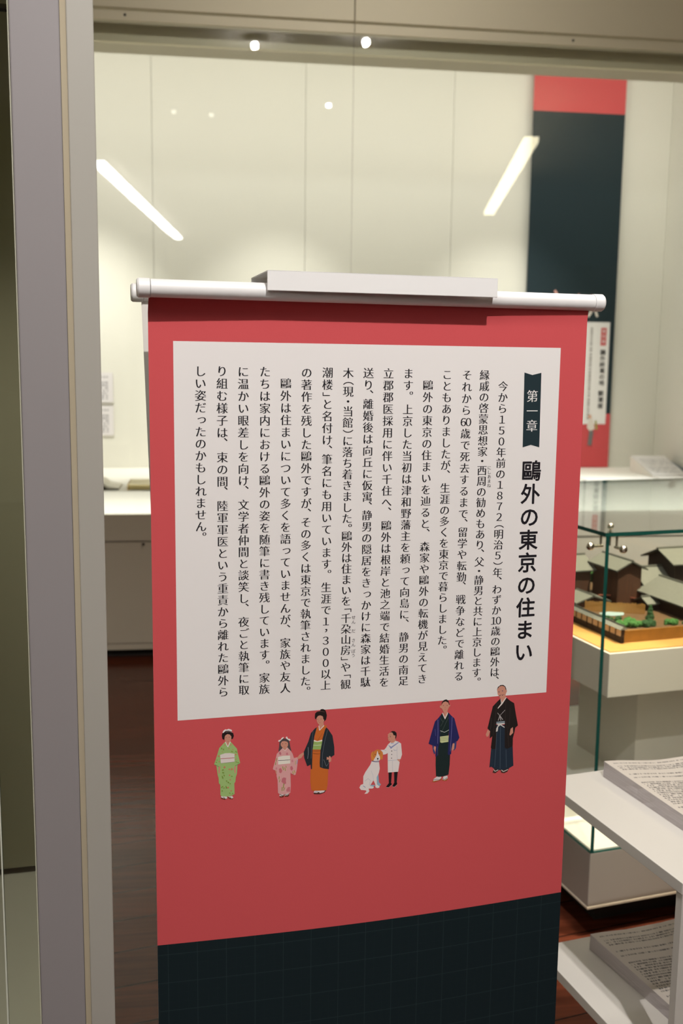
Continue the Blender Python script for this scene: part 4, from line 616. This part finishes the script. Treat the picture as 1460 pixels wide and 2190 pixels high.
MB().box(0.0105, CW - 0.0105, CD - 0.010, CD, BZ + 0.0005, LZ, 0, [1, 1, 0, 0, 1, 1]).build('glass_back', E, gc)
MB().box(-0.004, CW + 0.004, -0.004, CD + 0.004, LZ + 0.0005, LZ + 0.0105, 0, [0, 0, 1, 1, 1, 1]).build('glass_lid', E, gc)
kn = MB(); kn.ball((0.035, 0.035, LZ + 0.020), 0.0085); kn.tube((0.035, 0.035, LZ - 0.03), (0.035, 0.035, LZ + 0.02), 0.003, seg=12)
kn.build('lid_bolt', M_STEEL, gc)
for (x, y, dx, dy) in ((0.0, 0.047, 1, 0), (0.043, 0.0, 0, 1)):
    kn = MB(); kn.tube((x + dx * 0.016, y + dy * 0.016, LZ - 0.030), (x + dx * 0.016, y + dy * 0.016, LZ), 0.0032, seg=12)
    kn.tube((x + dx * 0.022, y + dy * 0.022, LZ - 0.032), (x - dx * 0.012, y - dy * 0.012, LZ - 0.032), 0.004, seg=12)
    kn.ball((x - dx * 0.014, y - dy * 0.014, LZ - 0.032), 0.0105); kn.build('clamp_bolt', M_STEEL, gc)

PZ = 0.74 - BZ - 0.003
pd = MB().box(0.0, 1.22, 0.0, 0.80, PZ - 0.128, PZ - 0.003).build('inner_pedestal', M_PLINTH, gc, bevel=0.0015, label='white pedestal with a wood top'); pd.location = (0.112, 0.125, BZ + 0.003)
box('top_lining', M_WOODTOP, pd, 0.006, 1.214, 0.006, 0.794, PZ - 0.003, PZ)
MB().box(0.268, 0.95, 0.238, 0.562, 0.0, PZ - 0.128).build('column', M_PLINTH, pd)

# ---- architectural model
MO = CASE @ Matrix.Translation((0.1936, 0.1988, 0.7405))
am = empty('house_model', MO, 'wooden scale model of tiled-roof houses with a garden, under glass', 'scale model')
M_TRAYW = mat('tray_wood', (0.27, 0.115, 0.018), 0.45, noise=(40, 0.25))
M_SOIL = mat('model_ground', (0.14, 0.075, 0.03), 0.9, noise=(60, 0.3))
def timber():
    m = mat('model_timber', (0.055, 0.020, 0.009), 0.7); nt = m.node_tree; b = nt.nodes['Principled BSDF']
    tc = nt.nodes.new('ShaderNodeTexCoord'); mp = nt.nodes.new('ShaderNodeMapping'); mp.inputs['Scale'].default_value = (260, 260, 8)
    n = nt.nodes.new('ShaderNodeTexNoise'); n.inputs['Scale'].default_value = 1.0; n.inputs['Detail'].default_value = 1
    mx = nt.nodes.new('ShaderNodeMix'); mx.data_type = 'RGBA'; mx.inputs[6].default_value = (0.022, 0.008, 0.004, 1); mx.inputs[7].default_value = (0.105, 0.040, 0.016, 1)
    nt.links.new(tc.outputs['Object'], mp.inputs['Vector']); nt.links.new(mp.outputs[0], n.inputs['Vector']); nt.links.new(n.outputs['Fac'], mx.inputs[0]); nt.links.new(mx.outputs[2], b.inputs['Base Color'])
    return m
M_HWALL = timber()
M_HDARK = mat('model_dark_timber', (0.022, 0.010, 0.007), 0.7)
M_ROOF = mat('model_roof_tile', (0.20, 0.20, 0.165), 0.8, noise=(120, 0.15))
M_RIDGE = mat('model_ridge', (0.075, 0.075, 0.060), 0.8)
M_GREEN = mat('model_foliage', (0.055, 0.17, 0.035), 0.9, noise=(150, 0.5))
M_GREEN2 = mat('model_foliage_dark', (0.030, 0.085, 0.025), 0.9, noise=(150, 0.5))
TW, TD, GZ = 0.90, 0.62, 0.026
box('tray', M_TRAYW, am, 0.012, TW, 0.0, TD, 0.0, 0.033 - 0.006)
box('tray_rim', M_TRAYW, am, 0.012, TW, 0.0, 0.006, 0.027, 0.034)
box('ground', M_SOIL, am, 0.013, TW - 0.002, 0.0065, TD - 0.002, 0.027, 0.0285)
G0 = 0.0285
# long plaster wall with tiled coping along the left side
fw = MB().box(0.002, 0.010, -0.004, TD, 0.0, 0.018).build('garden_wall', M_HDARK, am)
mb = MB().box(0.003, 0.009, -0.002, TD, 0.018, 0.040); mb.build('plaster', mat('model_plaster', (0.62, 0.49, 0.38), 0.8), fw)
for i in range(21): y = -0.004 + i * 0.0297; MB().box(0.0012, 0.0105, y, y + 0.0028, 0.0, 0.043).build('wall_post', M_HDARK, fw)
MB().add([(-0.006, -0.008, 0.040), (0.018, -0.008, 0.040), (0.006, -0.008, 0.050), (-0.006, TD, 0.040), (0.018, TD, 0.040), (0.006, TD, 0.050)], [(0, 1, 2), (5, 4, 3), (0, 2, 5, 3), (1, 4, 5, 2), (0, 3, 4, 1)]).build('coping', M_ROOF, fw)
MB().box(0.0045, 0.0075, -0.009, TD, 0.049, 0.0525).build('coping_ridge', M_RIDGE, fw)
def house(a0, a1, b0, b1, ze, zr, axis, oh=0.014, wall=None, name='house', z0=G0, ridge=True):
    """walls with gables, two roof slopes, ridge; ridge along 'a' or 'b'"""
    h = MB()
    if axis == 'b':
        m = (a0 + a1) / 2
        h.add([(a0, b0, z0), (a1, b0, z0), (a1, b0, ze), (m, b0, zr - 0.003), (a0, b0, ze), (a0, b1, z0), (a1, b1, z0), (a1, b1, ze), (m, b1, zr - 0.003), (a0, b1, ze)],
              [(0, 1, 2, 3, 4), (9, 8, 7, 6, 5), (0, 4, 9, 5), (1, 6, 7, 2), (0, 5, 6, 1)])
        k = (zr - ze) / (m - a0)
        def slope(s): 
            xe = (a0 - oh) if s < 0 else (a1 + oh); ze2 = ze - k * oh
            p = [(m, zr), (xe, ze2), (xe, ze2 + 0.005), (m, zr + 0.005)]
            return [(x, b0 - oh, z) for x, z in p] + [(x, b1 + oh, z) for x, z in p]
        rid = ((m, b0 - oh - 0.001, zr + 0.004), (m, b1 + oh + 0.001, zr + 0.004))
    else:
        m = (b0 + b1) / 2
        h.add([(a0, b0, z0), (a0, b1, z0), (a0, b1, ze), (a0, m, zr - 0.003), (a0, b0, ze), (a1, b0, z0), (a1, b1, z0), (a1, b1, ze), (a1, m, zr - 0.003), (a1, b0, ze)],
              [(4, 3, 2, 1, 0), (5, 6, 7, 8, 9), (0, 5, 9, 4), (1, 2, 7, 6), (0, 1, 6, 5)])
        k = (zr - ze) / (m - b0)
        def slope(s):
            ye = (b0 - oh) if s < 0 else (b1 + oh); ze2 = ze - k * oh
            p = [(m, zr), (ye, ze2), (ye, ze2 + 0.004), (m, zr + 0.004)]
            return [(a0 - oh, y, z) for y, z in p] + [(a1 + oh, y, z) for y, z in p]
        rid = ((a0 - oh - 0.001, m, zr + 0.004), (a1 + oh + 0.001, m, zr + 0.004))
    hw_ = h.build(name, wall or M_HWALL, am)
    r = MB()
    for s in (-1, 1): r.add(slope(s), [(0, 1, 2, 3), (7, 6, 5, 4), (0, 4, 5, 1), (1, 5, 6, 2), (3, 7, 4, 0)], 1).add(slope(s)[2:4] + slope(s)[6:8], [(0, 2, 3, 1)], 0)
    r.build('roof', [M_ROOF, M_RIDGE], hw_)
    if ridge: MB().tube(rid[0], rid[1], 0.0042, seg=8).build('ridge', M_RIDGE, hw_)
    return hw_
Zm = 0.7405
house(0.186, 0.272, 0.300, 0.440, 0.884 - Zm, 0.905 - Zm, 'b', 0.014, name='tower_house')
house(0.02, 0.171, 0.430, 0.56, 0.862 - Zm, 0.893 - Zm, 'a', 0.014, name='storehouse')
house(0.275, 0.415, 0.075, 0.290, 0.815 - Zm, 0.850 - Zm, 'b', 0.016, M_HDARK, 'front_house')
house(0.300, 0.62, 0.315, 0.42, 0.832 - Zm, 0.868 - Zm, 'a', 0.016, M_HDARK, 'rear_house')
house(0.395, 0.60, 0.300, 0.44, 0.895 - Zm, 0.925 - Zm, 'a', 0.018, M_HDARK, 'upper_house')
house(0.44, 0.80, 0.08, 0.27, 0.815 - Zm, 0.855 - Zm, 'a', 0.016, M_HDARK, 'wing_house')
house(0.235, 0.300, 0.205, 0.262, 0.792 - Zm, 0.804 - Zm, 'a', 0.008, M_HDARK, 'porch')
house(0.045, 0.150, 0.300, 0.380, 0.785 - Zm, 0.802 - Zm, 'b', 0.010, M_HWALL, 'shed')
M_RED = mat('model_copper_roof', (0.42, 0.13, 0.08), 0.6)
for pts, nm in ((((0.235, 0.300, 0.792), (0.285, 0.245, 0.790), (0.300, 0.262, 0.782), (0.250, 0.318, 0.784)), 'copper_canopy'), (((0.140, 0.330, 0.800), (0.178, 0.322, 0.798), (0.182, 0.334, 0.794), (0.144, 0.342, 0.796)), 'copper_canopy')):
    vs = [(x, y, z - Zm) for x, y, z in pts]; vs += [(x, y, z - 0.003) for x, y, z in vs]
    MB().add(vs, [(0, 1, 2, 3), (7, 6, 5, 4), (0, 4, 5, 1), (1, 5, 6, 2), (2, 6, 7, 3), (3, 7, 4, 0)]).build(nm, M_RED, am)
# bamboo fence behind the pond
mb = MB()
for i in range(46):
    k = i / 45; a = 0.050 + 0.150 * k; b = 0.262 - 0.088 * k; mb.tube((a, b, G0), (a, b, G0 + 0.030 + random.uniform(-0.002, 0.002)), 0.0017, seg=6)
mb.build('bamboo_fence', mat('model_bamboo', (0.42, 0.22, 0.055), 0.7), am)
mb = MB(); mb.add([(0.108 + 0.038 * math.cos(t) * (1 + 0.18 * math.sin(3 * t)), 0.200 + 0.030 * math.sin(t) * (1 + 0.15 * math.cos(2 * t)), G0 + 0.0015) for t in [2 * math.pi * i / 28 for i in range(28)]], [list(range(28))])
mb.build('pond', mat('model_water', (0.45, 0.62, 0.62), 0.08), am)
def bush(pts, m, name='bush'):
    mb = MB()
    for (a, b, r) in pts:
        for _ in range(9):
            mb.ball((a + random.uniform(-r, r) * 0.7, b + random.uniform(-r, r) * 0.7, G0 + r * random.uniform(0.25, 0.8)), r * random.uniform(0.35, 0.6), seg=10, rings=7, jitter=0.16)
    mb.build(name, m, am)
bush([(0.048, 0.062, 0.018), (0.070, 0.052, 0.018), (0.092, 0.056, 0.016), (0.080, 0.080, 0.016)], M_GREEN)
bush([(0.112, 0.050, 0.016), (0.133, 0.052, 0.016)], M_GREEN2)
bush([(0.190, 0.052, 0.012), (0.207, 0.048, 0.015)], M_GREEN)
bush([(0.245, 0.035, 0.011), (0.265, 0.040, 0.012)], M_GREEN2)
bush([(0.055, 0.140, 0.012), (0.075, 0.125, 0.012), (0.095, 0.112, 0.011), (0.035, 0.155, 0.010)], M_GREEN2, 'hedge')
mb = MB()
for i in range(5): mb.ball((0.166, 0.098, G0 + 0.010 + 0.0085 * i), 0.0125 - 0.0019 * i, seg=10, rings=6, jitter=0.2)
mb.tube((0.166, 0.098, G0), (0.166, 0.098, G0 + 0.01), 0.002, seg=8); mb.build('conifer', M_GREEN2, am)
mb = MB()
for i in range(26): mb.ball((0.205 + random.uniform(-0.022, 0.022), 0.500 + random.uniform(-0.02, 0.02), G0 + random.uniform(0.025, 0.075)), random.uniform(0.008, 0.013), seg=9, rings=6, jitter=0.2)
tr = mb.build('garden_tree', M_GREEN, am); MB().tube((0.205, 0.5, G0), (0.205, 0.5, G0 + 0.03), 0.003, seg=8).build('trunk', M_HDARK, tr)

# ------------------------------------------------------------------ leaflet rack with two stacks of printed sheets
rk = empty('leaflet_rack', RACK, 'white two-shelf leaflet rack in the lower right corner', 'rack')
RW, RD = 0.72, 0.43
M_SHELF = mat('shelf_white', (0.63, 0.605, 0.56), 0.45)
for z in (0.70, 0.34): MB().box(0.0, RW, -RD, 0.0, z - 0.020, z).build('shelf', M_SHELF, rk, bevel=0.001)
for (a0, a1, b0, b1) in ((0.002, 0.034, -RD + 0.001, -RD + 0.016), (RW - 0.034, RW - 0.002, -RD + 0.001, -RD + 0.016), (0.42, 0.452, -0.016, -0.001), (RW - 0.034, RW - 0.002, -0.016, -0.001)):
    mb = MB(); mb.box(a0, a1, b0, b1, 0.3401, 0.6799); mb.box(a0, a1, b0, b1, 0.0, 0.3199); mb.build('leg', M_SHELF, rk)
def paper_stack(label, u, v, z, w, l, h, curl, yaw, group=None):
    t = empty('paper_stack', RACK @ Matrix.Translation((u, v, z + 0.0004)) @ Matrix.Rotation(R_(yaw), 4, 'Z'), label, 'paper stack')
    NX, NY = 28, 16
    def top(x, y):      # x from left edge, y from back edge toward the viewer (negative)
        return h + curl * (1 - smooth(x / (0.34 * w))) * (0.55 + 0.45 * (1 + y / l)) - 0.15 * curl * math.sin(math.pi * min(1, x / (0.6 * w)))
    mb = MB(); xs = lin(0, w, NX); ys = lin(0, -l, NY)
    vs = [(x, y, top(x, y)) for y in ys for x in xs]; nx = NX + 1
    mb.add(vs, [(j * nx + i, (j + 1) * nx + i, (j + 1) * nx + i + 1, j * nx + i + 1) for j in range(NY) for i in range(NX)], 0, True)
    def wall(pts):
        k = len(pts); lv = []
        for s in range(4): 
            f = s / 3
            lv += [(x + (0.0012 if s in (1, 2) else 0) * random.uniform(-1, 1), y, zt * f) for x, y, zt in pts]
        mb.add(lv, [(s * k + i, s * k + i + 1, (s + 1) * k + i + 1, (s + 1) * k + i) for s in range(3) for i in range(k - 1)], 1)
    wall([(0, y, top(0, y)) for y in ys][::1][::-1] if False else [(0, y, top(0, y)) for y in ys])
    wall([(x, 0, top(x, 0)) for x in xs][::-1]); wall([(w, y, top(w, y)) for y in ys][::-1]); wall([(x, -l, top(x, -l)) for x in xs])
    mb.build('sheets', [M_LEAF, M_EDGE], t)
    return t
M_LEAF = text_rows_mat('leaflet_print', (0.58, 0.53, 0.475), (0.13, 0.12, 0.115), 0.0078, 0.0024, 'X', (0.012, 0.42, -0.28, -0.012), 0.52)
def edge_mat():
    m = mat('paper_edges', (0.55, 0.51, 0.52), 0.8); nt = m.node_tree; b = nt.nodes['Principled BSDF']
    tc = nt.nodes.new('ShaderNodeTexCoord'); mp = nt.nodes.new('ShaderNodeMapping'); mp.inputs['Scale'].default_value = (6, 6, 900)
    n = nt.nodes.new('ShaderNodeTexNoise'); n.inputs['Scale'].default_value = 1.0
    mx = nt.nodes.new('ShaderNodeMix'); mx.data_type = 'RGBA'; mx.inputs[6].default_value = (0.30, 0.27, 0.28, 1); mx.inputs[7].default_value = (0.66, 0.61, 0.61, 1)
    nt.links.new(tc.outputs['Object'], mp.inputs['Vector']); nt.links.new(mp.outputs[0], n.inputs['Vector']); nt.links.new(n.outputs['Fac'], mx.inputs[0]); nt.links.new(mx.outputs[2], b.inputs['Base Color'])
    return m
M_EDGE = edge_mat()
paper_stack('stack of printed leaflets on the upper shelf of the white rack', 0.118, -0.030, 0.70, 0.42, 0.297, 0.021, 0.011, 0)
paper_stack('stack of printed leaflets on the lower shelf of the white rack', 0.100, -0.040, 0.34, 0.42, 0.297, 0.022, 0.010, 3)

# ------------------------------------------------------------------ lamps of the room, mirrored in the showcase glass
M_BULB = mat('lamp_lens', (1, 1, 1), 0.5, emit=(1.0, 0.97, 0.92), emit_strength=70)
M_BULBDIM = mat('lamp_lens_dim', (1, 1, 1), 0.5, emit=(1.0, 0.95, 0.85), emit_strength=4)
M_LAMPBODY = mat('lamp_body', (0.25, 0.24, 0.22), 0.5)
spots = ((-0.183, 3.702, None, 'white ceiling spot lamp, left one of the pair nearest the showcase'), (0.452, 3.967, None, 'white ceiling spot lamp, right one of the pair nearest the showcase'), (0.621, 2.423, M_BULB, 'white ceiling spot lamp above the visitors, alone behind the pair'),
         (-0.483, 1.858, M_BULBDIM, 'dim ceiling spot lamp, left one of the rear pair'), (-0.186, 1.850, M_BULBDIM, 'dim ceiling spot lamp, right one of the rear pair'))
for x, y, m, lbl in spots:
    t = empty('ceiling_spot', Matrix.Translation((x, y, 3.5)), lbl, 'ceiling lamp', 'ceiling spot lamps')
    MB().tube((0, 0, -0.03), (0, 0, -0.001), 0.04, seg=24).build('housing', M_LAMPBODY, t)
    if m is None:
        MB().ball((0, 0, -0.05), 0.010, seg=20, rings=12).build('bulb', M_BULB, t)
        lamp('POINT', 'ceiling_spot_light', (x, y, 3.45), None, 22, NEUTRAL, 0.021)
    else: MB().ball((0, 0, -0.038), 0.021, seg=20, rings=12).build('bulb', m, t)
def light_line(name, label, p, q, w, h, strength, color):
    p, q = Vector(p), Vector(q); L = (q - p).length; yaw = math.atan2((q - p).y, (q - p).x)
    M = Matrix.Translation(p) @ Matrix.Rotation(yaw, 4, 'Z')
    t = empty(name, M, label, 'ceiling lamp')
    box('housing', M_LAMPBODY, t, -0.02, L + 0.02, -w / 2 - 0.01, w / 2 + 0.01, -0.02, -0.001)
    box('diffuser', mat(name + '_light', (0.9, 0.9, 0.9), 0.5, emit=color, emit_strength=strength), t, 0, L, -w / 2, w / 2, -h, -0.0205)
light_line('line_lamp', 'long white line lamp on the ceiling behind the viewer', (-0.98, -0.4, 3.5), (0.42, -6.1, 3.5), 0.125, 0.06, 32, (1.0, 0.95, 0.89))
# warm line lamp hanging near the showcase
def along(p, q):
    p, q = Vector(p), Vector(q); return Matrix.Translation(p) @ Matrix.Rotation(math.atan2((q - p).y, (q - p).x), 4, 'Z'), (q - p).length
MWL, LL = along((1.85, 3.38, 3.5), (2.94, 0.155, 3.5))
t = empty('hanging_lamp', MWL, 'warm line lamp hanging in front of the showcase at the right', 'ceiling lamp')
box('diffuser', mat('hanging_lamp_light', (0.9, 0.9, 0.9), 0.5, emit=(1.0, 0.88, 0.60), emit_strength=13), t, 0, LL, -0.05, 0.05, -0.42, -0.38)
for x in (0.3, LL - 0.3): MB().tube((x, 0, -0.38), (x, 0, 0), 0.006, seg=12).build('hanger', M_STEEL, t)
